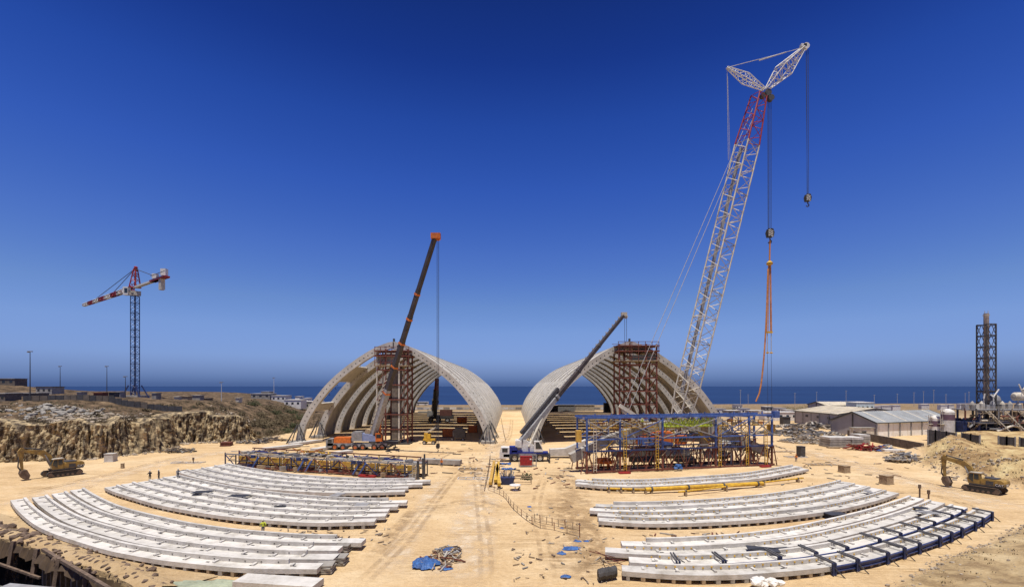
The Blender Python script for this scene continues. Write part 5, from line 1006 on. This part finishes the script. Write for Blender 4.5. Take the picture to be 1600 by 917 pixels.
for i, (px, py, r) in enumerate([(893,857,.9),(878,865,.5),(903,846,.45),(917,846,.4),(884,901,.5),(878,826,.35),(827,792,.4)]): tarp('blue_tarpaulin', f'torn blue plastic scrap on the sand by the right beams, {ORD[i]} of seven', G(px, py), r, r*.7, .25, 'tarpb', 10+i, 10)
c = G(951, 909); t = thing('wire_bale', 'dark bundle of bound steel wire at the left end of the lower right beams', 'bale', c)
for i in range(9): q = c+V((-.8+.2*i, .3+.16*i*.5, .55+.04*(i % 3))); obj('coil', MB().lathe([(.2,-.13),(.48,-.13),(.55,0),(.48,.13),(.2,.13)], q, 12, 'X'), 'dgrey', t)
pile('rod_bundle', 'loose brown rods crossed on the sand beside the wire bale', 'rods', 955, 882, 1.2, .8, .3, 7, ['rust','wood'], (2.4,4.5), (.06,.1))
mb = MB()
for i in range(14): c = G(1192, 914); mb.rock((c.x+random.uniform(-1.2,1.2), c.y-.6+random.uniform(-.3,.3), .3+random.random()*.5), .42)
obj('white_bags', mb, 'wht', label='heap of white bags at the bottom edge below the right beams', cat='bags')
for i, (px, py, w) in enumerate([(1310,812,2.6),(290,741,2.4),(668,640,1.0),(507,895,1.6),(520,882,.9),(532,882,.9),(535,862,1.4)]):
    c = G(px, py); mb = MB()
    for j in range(4): mb.box((c.x+random.uniform(-.1,.1), c.y+.4, .12+j*.2), (w,1.4,.14), random.uniform(-.15,.15))
    obj('board_stack', mb, 'plate' if i < 2 else 'conc3', label=['black board stack on the sand between the right beam rows','dark board stack at the left end of the upper left beams','distant board stack inside the left hall','grey board stack at the right end of the lower left beams','grey block pair at the lower left beams, left one','grey block pair at the lower left beams, right one','small board stack at the right end of the third lower left beam'][i], cat='boards')
for px, py, w, h, m, lab in ((1323,739,1.5,1.4,'wood','small brown block on the sand right of the upper right beams'),(1390,757,1.5,1.5,'wood','lone brown block on the sand near the middle right beams'),(1254,714,1.4,2.6,'dgrey','dark upright cabinet on the sand right of the blue frame'),(168,722,1.8,1.9,'conc','pale cube block below the quarry face'),(190,731,.5,.9,'wood','short brown post below the quarry face'),(350,697,2.6,1.0,'rust','red rusty box by the foot of the pale quarry face')):
    c = G(px, py); mb = MB().box(c+V((0,w/2,h/2)), (w,w,h), .2).box(c+V((0,w/2,h+.06)), (w*1.08,w*1.08,.12), .2).box(c+V((0,w/2,.1)), (w*1.1,w*1.1,.2), .2); obj('site_block', mb, m, label=lab, cat='block')
for px, py, h, lab in ((1437,778,2.2,'tall dark stake at the right end of the lower right beams'),(1451,780,1.5,'short dark stake beside the tall one on the right'),(302,724,1.4,'thin stake on the track behind the upper left beams')):
    c = G(px, py); obj('marker_stake', MB().bar(c, c+V((0,0,h)), .16).box(c+V((0,0,h-.3)), (.36,.2,.6)), 'clod', label=lab, cat='stake')
for i, (px, py, w) in enumerate([(294,723,7),(1225,706,5),(1243,714,5),(1283,726,6),(740,748,6),(735,733,5)]):
    c = G(px, py); t = thing('form_grid', f'light timber frame lying flat on the sand, {["behind the upper left beams","right of the blue frame","beside the worker at right","below the worker at right","in the middle of the site","farther back in the middle of the site"][i]}', 'frame', c)
    for yy in (-.9, .9): pbar('rail', c+V((-w/2,yy,.12)), c+V((w/2,yy,.12)), .16, 'wood' if i % 2 else 'conc', t)
    for j in range(5): pbar('rung', c+V((-w/2+w*j/4,-.9,.2)), c+V((-w/2+w*j/4,.9,.2)), .12, 'conc', t)
for px, py, lab in ((395,692,'pile of grey planks and rods at the foot of the brush slope'),(425,688,'dark scrap pile at the foot of the brush slope'),(275,706,'dry scrap and branches below the quarry face')): pile('scrap_heap', lab, 'rubble', px, py, 5, 2.5, 1.2, 80, ['wood','conc3','dgrey','brown'], (1,3), (.12,.4))
scatter('loose_stones', 160, lambda: (random.uniform(-60,60), random.uniform(42,120)), 'rock', 'scattered pebbles on the sand of the whole site', 'stones', rr=(.05,.14))
# foreground left: trench with rusty sheets; rim overhang added to shade its wall
rim = MB(); TP = spline([V((x, y, 0)) for x, y in TRENCH[:6]], 60)
def tn(i): t_ = (TP[min(i+1,59)]-TP[max(i-1,0)]).normalized(); return V((-t_.y, t_.x, 0))
vs = []
for i, p in enumerate(TP):
    for o, z in ((-.2+.6*float(vn(i*.7,3)),.25),(1.2,.45+.3*float(vn(i*.9,8))),(2.6,.2),(5.6,.02),(5.6,-.6),(-.1,-.7)): q = p+tn(i)*o; vs.append((q.x, q.y, z))
rim.add(vs, [(6*i+j, 6*i+(j+1) % 6, 6*i+6+(j+1) % 6, 6*i+6+j) for i in range(59) for j in range(6)]); ro = obj('trench_shade_rim', rim, gmt, local=True, kind='structure'); ra = ro.data.color_attributes.new('soil', 'FLOAT_COLOR', 'POINT'); ra.data.foreach_set('color', np.tile([.25,.15,0,1], len(vs)).astype('f'))
cl = MB()
for i in range(260): j = random.randint(0,58); q = TP[j]+tn(j)*random.gauss(1.2,.7); cl.rock((q.x, q.y, .45), random.uniform(.12,.5)*(1.2 if j < 30 else .7), .8)
obj('earth_clods', cl, 'clod', label='ridge of dark earth clods along the trench at lower left', cat='earth', kind='stuff')
t = thing('trench_shoring', 'rusty bent sheets shoring the dark trench at lower left', 'shoring', (TP[25].x, TP[25].y, -3))
for i in range(0, 54, 6):
    a, b_ = TP[i]-tn(i)*.5, TP[i+6]-tn(i+6)*.35; n_ = 8; vs = []; z1 = -.5-.8*random.random(); tl = random.uniform(.2,.9)
    for k_ in range(n_+1):
        p = a.lerp(b_, k_/n_*.96); bn = tn(i)*(-.12 if k_ % 2 else .12); vs += [tuple(p+bn+V((0,0,.25))), tuple(p+bn-tn(i)*tl+V((0,0,z1+.3*math.sin(k_))))]
    obj('sheet', MB().add(vs, [(2*k_, 2*k_+2, 2*k_+3, 2*k_+1) for k_ in range(n_)]), 'sheet', t); obj('soldier_pile', MB().bar(a-tn(i)*.15+V((0,0,.7)), a-tn(i)*.5+V((0,0,-2.2)), .4, .3), 'clod', t)
pbar('waler', TP[14]-tn(4)*1.1+V((0,0,-1.6)), TP[38]-tn(38)*1.0+V((0,0,-1.9)), .22, 'clod', t); pbar('rail', TP[36]-tn(36)*.2+V((0,0,.5)), TP[59]+V((0,-1.5,.45)), .3, 'clod', t); obj('green_strip', MB().bar(TP[0]+V((0,0,.7)), TP[18]-tn(18)*.2+V((0,0,.6)), 1.0, .12), mat('dull_green_paint', (.06,.10,.055)), t)
p, q = W(8, 917, 37), W(150, 930, 36.5); obj('concrete_kerb', MB().bar(p, q, .7, .4).bar(p+V((-1.2,-3,-3)), p, .7, .4), 'grey', label='grey concrete rim across the bottom left corner', cat='kerb')
tarp('green_tarpaulin', 'faded green tarpaulin draped at the bottom edge left of centre', V((-27.8,41.6,.0)), 3.4, 1.0, .55, 'tarpg', 21, 34)
scatter('berm_stones', 220, along(BERM, -.5, 1.4, .1, .9), 'rock', 'small dark stones along the edge of the near right berm', 'stones', rr=(.06,.2)); scatter('mound_clods', 380, along(MOUND[2:9], -1.0, 9), 'rock', 'lumps of earth on the flank of the right sand mound', 'earth', rr=(.1,.34))

# ---------------------------------------------------------------- people
def body(pose):
    J = dict(pel=(0,0,.95), che=(0,.02,1.25), nec=(0,.02,1.47), hd=(0,.05,1.60), top=(0,.05,1.74)); E = [('pel','che'),('che','nec'),('nec','hd'),('hd','top')]; Rr = dict(pel=.15, che=.17, nec=.065, hd=.10, top=.07)
    st = .22 if pose == 'walk' else .03
    for s, nm in ((-1,'l'),(1,'r')):
        J['hip'+nm] = (s*.10,0,.90); J['kne'+nm] = (s*.12,.04+s*st*.5,.50); J['ank'+nm] = (s*.13,s*st,.09); J['toe'+nm] = (s*.14,s*st+.17,.05); J['sho'+nm] = (s*.20,.01,1.41)
        J['elb'+nm] = (s*.29,-s*st*.6+(.1 if pose == 'work' else 0),1.14); J['wri'+nm] = (s*.27,-s*st+.12+(.25 if pose == 'work' else 0),.92+(.2 if pose == 'work' else 0)); J['han'+nm] = (s*.26,-s*st+.17+(.3 if pose == 'work' else 0),.83+(.2 if pose == 'work' else 0))
        E += [('pel','hip'+nm),('hip'+nm,'kne'+nm),('kne'+nm,'ank'+nm),('ank'+nm,'toe'+nm),('che','sho'+nm),('sho'+nm,'elb'+nm),('elb'+nm,'wri'+nm),('wri'+nm,'han'+nm)]
        Rr.update({'hip'+nm:.115,'kne'+nm:.075,'ank'+nm:.055,'toe'+nm:.045,'sho'+nm:.085,'elb'+nm:.058,'wri'+nm:.042,'han'+nm:.045})
    ks = list(J); me = bpy.data.meshes.new('person'); me.from_pydata([J[k_] for k_ in ks], [(ks.index(a), ks.index(b_)) for a, b_ in E], []); o = bpy.data.objects.new('tmp', me); COL.objects.link(o)
    md = o.modifiers.new('s', 'SKIN'); sv = me.skin_vertices[0].data
    for i, k_ in enumerate(ks): sv[i].radius = (Rr[k_],)*2; sv[i].use_root = k_ == 'pel'
    o.modifiers.new('d', 'SUBSURF').levels = 1; dg = bpy.context.evaluated_depsgraph_get(); m2 = bpy.data.meshes.new_from_object(o.evaluated_get(dg)); bpy.data.objects.remove(o); return m2
BODY = {k_: body(k_) for k_ in ('stand','walk','work')}
def person(p, rz, pose, top, leg, label, helm='wht'):
    t = thing('person', label, 'person', p, rz); me = BODY[pose].copy(); me.materials.clear()
    for m in (leg, top, 'skin', 'blk'): me.materials.append(M[m])
    for f in me.polygons:
        z = f.center.z; x = abs(f.center.x); f.material_index = 3 if z < .12 else 0 if z < .93 and x < .235 else 2 if z > 1.47 or (x > .235 and z < 1.0) else 1
        f.use_smooth = True
    b_ = bpy.data.objects.new('body', me); COL.objects.link(b_); b_.parent = t
    obj('helmet', MB().lathe([(.135,1.66),(.13,1.74),(.09,1.81),(0,1.83)], (0,.05,0), 12).box((0,.17,1.67), (.2,.1,.02)), helm, t, True); obj('face', MB().box((0,.155,1.60), (.03,.04,.05)).box((-.04,.145,1.635), (.025,.02,.015)).box((.04,.145,1.635), (.025,.02,.015)).box((0,.145,1.555), (.06,.02,.015)), 'clod', t, True); return t
p = G(411, 834); person(p, R(40), 'walk', 'hivis', 'trou', 'worker in yellow vest walking between the lower and middle left beams')
person(G(690, 729), R(180), 'stand', 'orv', 'trou', 'worker in orange vest standing by the concrete girder', 'ora'); person(G(1244, 721), R(150), 'stand', 'orv', 'trou', 'worker in orange vest standing right of the blue frame', 'ora')
q0 = L2[3][1][1]
for i, (dx, dy, ps, tp) in enumerate([(-1.0,-.2,'work','dark'),(.1,.5,'stand','dark'),(2.8,1.6,'work','grey')]): person(V((q0.x+dx, q0.y+dy+.4, .87)), R(60+90*i), ps, tp, 'dark', ['bending worker in dark clothes at the left end of the middle left beams','standing worker in dark clothes at the left end of the middle left beams','worker in grey at the middle left beam ends, right of the dark-clothed pair'][i])
fpA, fpB = G(917, 740), G(1206, 727); fax = (fpB-fpA).normalized(); q0 = fpA+fax*((fpB-fpA).length*.29)+V((-fax.y, fax.x, 0))*.9; person(V((q0.x, q0.y, 9.29)), R(180), 'stand', 'hivis', 'dark', 'worker in yellow vest on the catwalk of the blue frame', 'hivis')
person(G(714, 676), R(90), 'stand', 'wht', 'dark', 'worker in white top beside the compressor inside the left hall')

# ---------------------------------------------------------------- wheel tracks worn into the sand, litter
tm = bpy.data.materials.new('worn_track'); tm.use_nodes = True; n = tm.node_tree.nodes; l = tm.node_tree.links; b = n['Principled BSDF']; b.inputs['Roughness'].default_value = .95; b.inputs['Specular IOR Level'].default_value = .1
geo = n.new('ShaderNodeNewGeometry'); va = n.new('ShaderNodeVertexColor'); va.layer_name = 'fade'; sp = n.new('ShaderNodeSeparateColor'); l.new(va.outputs[0], sp.inputs[0])
light_ = ramp(noi(.3, 8), [(.35, (.58,.42,.25)), (.62, (.84,.71,.52))]); dark_ = ramp(noi(.5, 8), [(.35, (.27,.17,.085)), (.62, (.48,.33,.18))]); l.new(mix(sp.outputs[1], light_, dark_), b.inputs['Base Color'])
nf = noi(.45, 8, rough=.75); mr = n.new('ShaderNodeMapRange'); mr.inputs[1].default_value = .42; mr.inputs[2].default_value = .60; l.new(nf, mr.inputs[0]); mu = n.new('ShaderNodeMath'); mu.operation = 'MULTIPLY'; l.new(mr.outputs[0], mu.inputs[0]); l.new(sp.outputs[0], mu.inputs[1])
tr_ = n.new('ShaderNodeBsdfTransparent'); ms = n.new('ShaderNodeMixShader'); l.new(mu.outputs[0], ms.inputs[0]); l.new(tr_.outputs[0], ms.inputs[1]); l.new(b.outputs[0], ms.inputs[2]); l.new(ms.outputs[0], n['Material Output'].inputs[0])
bpn = n.new('ShaderNodeBump'); bpn.inputs['Strength'].default_value = .8; bpn.inputs['Distance'].default_value = .5; l.new(noi(1.6, 7), bpn.inputs['Height']); l.new(bpn.outputs[0], b.inputs['Normal'])
LAY = [0]
def track(pl, wd, dark, amt):
    P = [G(*q) for q in pl]; n_ = max(12, int(sum((a-c).length for a, c in zip(P, P[1:]))/.9)); P = spline(P, n_); vs = []; fd = []; LAY[0] += 1; lift = .012+.004*LAY[0]
    for i, p in enumerate(P):
        t_ = (P[min(i+1, n_-1)]-P[max(i-1, 0)]).normalized(); nn = V((-t_.y, t_.x, 0)); en = min(1, i/6, (n_-1-i)/6)
        for o, f in ((-1,0),(-.55,1),(0,1),(.55,1),(1,0)): q = p+nn*wd/2*o*(1+.3*float(fbm(i*.11+LAY[0], o))); vs.append((q.x, q.y, hz(q.x, q.y)+lift)); fd.append(f*en*amt)
    me = bpy.data.meshes.new('wheel_track'); me.from_pydata(vs, [], [(5*i+j, 5*i+5+j, 5*i+6+j, 5*i+j+1) for i in range(n_-1) for j in range(4)]); at = me.color_attributes.new('fade', 'FLOAT_COLOR', 'POINT')
    at.data.foreach_set('color', np.array([(f, dark, 0, 1) for f in fd], 'f').ravel()); me.materials.append(tm); me.polygons.foreach_set('use_smooth', [True]*len(me.polygons)); o = bpy.data.objects.new('wheel_track', me); COL.objects.link(o); tag(o, kind='structure')
def pair(pl, gap, wd, dark, amt):
    for s in (-1, 1): track([(x+s*gap*(y-HOR)/36, y) for x, y in pl], wd, dark, amt)
track([(700,916),(730,860),(745,800),(760,745),(775,700),(790,662)], 7, 0, .75); track([(2,795),(80,772),(170,745),(260,722),(350,706),(440,700)], 7, 0, .7); track([(1598,800),(1500,772),(1420,752),(1340,728),(1270,708),(1225,700)], 8, 0, .7); track([(600,905),(640,830),(672,780),(690,745)], 4, 0, .6); track([(880,905),(900,850),(905,800),(890,760),(870,735)], 6, 1, .5)
track([(930,915),(925,870),(912,830),(880,800),(868,770)], 5, 1, .55); track([(575,880),(600,850),(630,815),(650,790)], 2.2, 1, .6); track([(20,812),(60,845),(140,880),(230,905)], 3, 1, .5); track([(640,800),(690,790),(740,785),(800,800)], 3.2, 1, .45)
pair([(560,915),(640,835),(690,770),(720,735),(760,715)], 1.1, .8, 1, .42); pair([(760,915),(758,850),(752,800),(745,750),(735,716)], 1.1, .7, 1, .34); pair([(5,778),(90,760),(180,738),(270,716),(330,707)], 1.2, .7, 1, .5); pair([(1590,782),(1490,764),(1400,742),(1310,720),(1240,705)], 1.2, .7, 1, .5); pair([(860,915),(850,850),(838,790),(850,745)], 1.1, .7, 1, .34); pair([(620,740),(700,745),(760,735),(860,742),(905,750)], .9, .7, 1, .4); pair([(1300,790),(1420,770),(1500,786),(1560,815)], .9, .6, 1, .6); pair([(640,712),(720,706),(790,690),(800,655)], 1, .8, 1, .4); pair([(150,757),(60,790),(12,830)], .9, .6, 1, .6)
def litter(name, label, n_, fn, mats, lens, w):
    mbs = {m: MB() for m in mats}
    for i in range(n_):
        x, y = fn(); a = random.random()*6.3; L_ = random.uniform(*lens)/2; z = hz(x, y)+.1; dr = V((math.cos(a)*L_, math.sin(a)*L_, random.uniform(0,.08))); mbs[random.choice(mats)].bar(V((x,y,z))-dr, V((x,y,z))+dr, random.uniform(*w), random.uniform(*w)*.6)
    t = thing(name, label, 'litter', (0, 0, 0))
    for m in mats: obj('scrap', mbs[m], m, t, kind='stuff')
def px_in(x0, x1, y0, y1):
    def f(): p = G(random.uniform(x0, x1), random.uniform(y0, y1)); return p.x, p.y
    return f
litter('site_litter', 'timber and steel offcuts scattered on the sand before the left hall', 130, px_in(400, 790, 690, 745), ['wood','dgrey','rust','conc3','plate'], (.4,2.4), (.08,.3)); litter('site_litter', 'offcuts and scraps scattered on the sand around the white crane', 110, px_in(735, 920, 705, 765), ['wood','dgrey','rust','conc3'], (.3,1.8), (.08,.3)); litter('site_litter', 'small scraps strewn on the sand left of the lower right beams', 90, px_in(800, 965, 790, 912), ['wood','clod','conc3','rock'], (.15,.8), (.05,.2))
litter('site_litter', 'scraps along the sand strip between the left beam rows', 60, px_in(420, 620, 826, 850), ['wood','clod','conc3'], (.2,.9), (.06,.2)); litter('site_litter', 'offcuts on the sand road right of the blue frame', 80, px_in(1205, 1420, 695, 760), ['wood','dgrey','conc3','rust'], (.3,1.8), (.08,.25)); litter('site_litter', 'scraps on the sand between the right beam rows', 70, px_in(1000, 1420, 832, 842), ['wood','rust','conc3'], (.2,1.2), (.06,.2))
# extra members woven through the blue frame and the left truss
A, B = G(917, 740), G(1206, 727); ax = (B-A).normalized(); nv = V((-ax.y, ax.x, 0)); Lf = (B-A).length; fr = bpy.data.objects['assembly_frame']
for i in range(290):
    u = random.uniform(0,.99); o = random.uniform(-.3,5.6); z = random.uniform(.6,10.6); k_ = random.choice(('v','h','d')); q = fp(u,o,z); L_ = random.uniform(1.2,4)
    e = dict(v=V((0,0,min(L_,11-z))), h=ax*L_, d=ax*L_*.7+V((0,0,(L_*.7 if z < 7 else -L_*.7))))[k_]; m = random.choice(('rust','rust','rust','dgrey','wood') if z < 5 else ('blue','yel','wood','grey','rust'))
    pbar('scaffold_tube', q, q+e, random.uniform(.09,.17), m, fr)
A, B = G(352, 729), G(654, 749); ax = (B-A).normalized(); nv = V((-ax.y, ax.x, 0)); Lf = (B-A).length; fr = bpy.data.objects['formwork_truss']
for i in range(90):
    u = random.uniform(.01,.97); q = fp(u, random.uniform(-.4,.5), random.uniform(.2,2.6)); L_ = random.uniform(.8,2.6); pbar('scaffold_tube', q, q+random.choice((V((0,0,min(1.2,3-q.z))), ax*L_, ax*L_*.6+V((0,0,.8)))), random.uniform(.08,.16), random.choice(('rust','dgrey','navy','grey','wood')), fr)
for i in range(26): q = fp(random.uniform(.05,.95), random.uniform(1,3.4), H_+.2); obj('deck_clutter', MB().box(q+V((0,0,.2)), (random.uniform(.5,2), random.uniform(.3,.9), random.uniform(.2,.6)), random.random()), random.choice(('conc3','grey','wood','navy','cream','dgrey')), fr)
# low coastal sheds behind the right yard
for i, (px, w, D, h, m) in enumerate([(1118,16,300,3,'wht'),(1136,20,290,2.6,'conc3'),(1158,14,296,3.4,'wht'),(1172,22,285,2.8,'cream'),(1150,10,340,4,'wht'),(1196,12,330,3.2,'conc3'),(1214,14,320,2.6,'wht'),(1228,12,300,2.4,'cream')]): hbox('coastal_shed', f'low coastal shed right of the right hall, {ORD[i]} of the cluster', 'shed', px, px+w, D, h, 6, m, 'conc' if i % 2 else 'grey', 2)
pl_ = bpy.data.objects['process_plant']
for j in range(70):
    x = random.uniform(144,165); z = random.uniform(zg+.3,10); q = V((x, random.uniform(141.5,147), z)); L_ = random.uniform(1,5); e = random.choice((V((L_,0,0)), V((0,0,min(L_,11-z))), V((L_*.6,0,L_*.5))))
    obj('pipe', MB().tube(q, q+e, random.uniform(.1,.32), 7), random.choice(('cream','cream','grey','wood','rust','wht','dgrey')), pl_)
for j in range(14): x = 144.5+j*1.7; obj('upper_unit', MB().lathe([(0,0),(.6,0),(.7,1.0+random.random()),(.4,1.9+random.random()*.6),(0,2.6)], (x,147.5+random.uniform(-2,2),10.7), 10) if j % 2 else MB().box((x,147,11.3), (1.1,1.4,1.2+random.random())), random.choice(('cream','grey','cream','dgrey','conc3')), pl_)
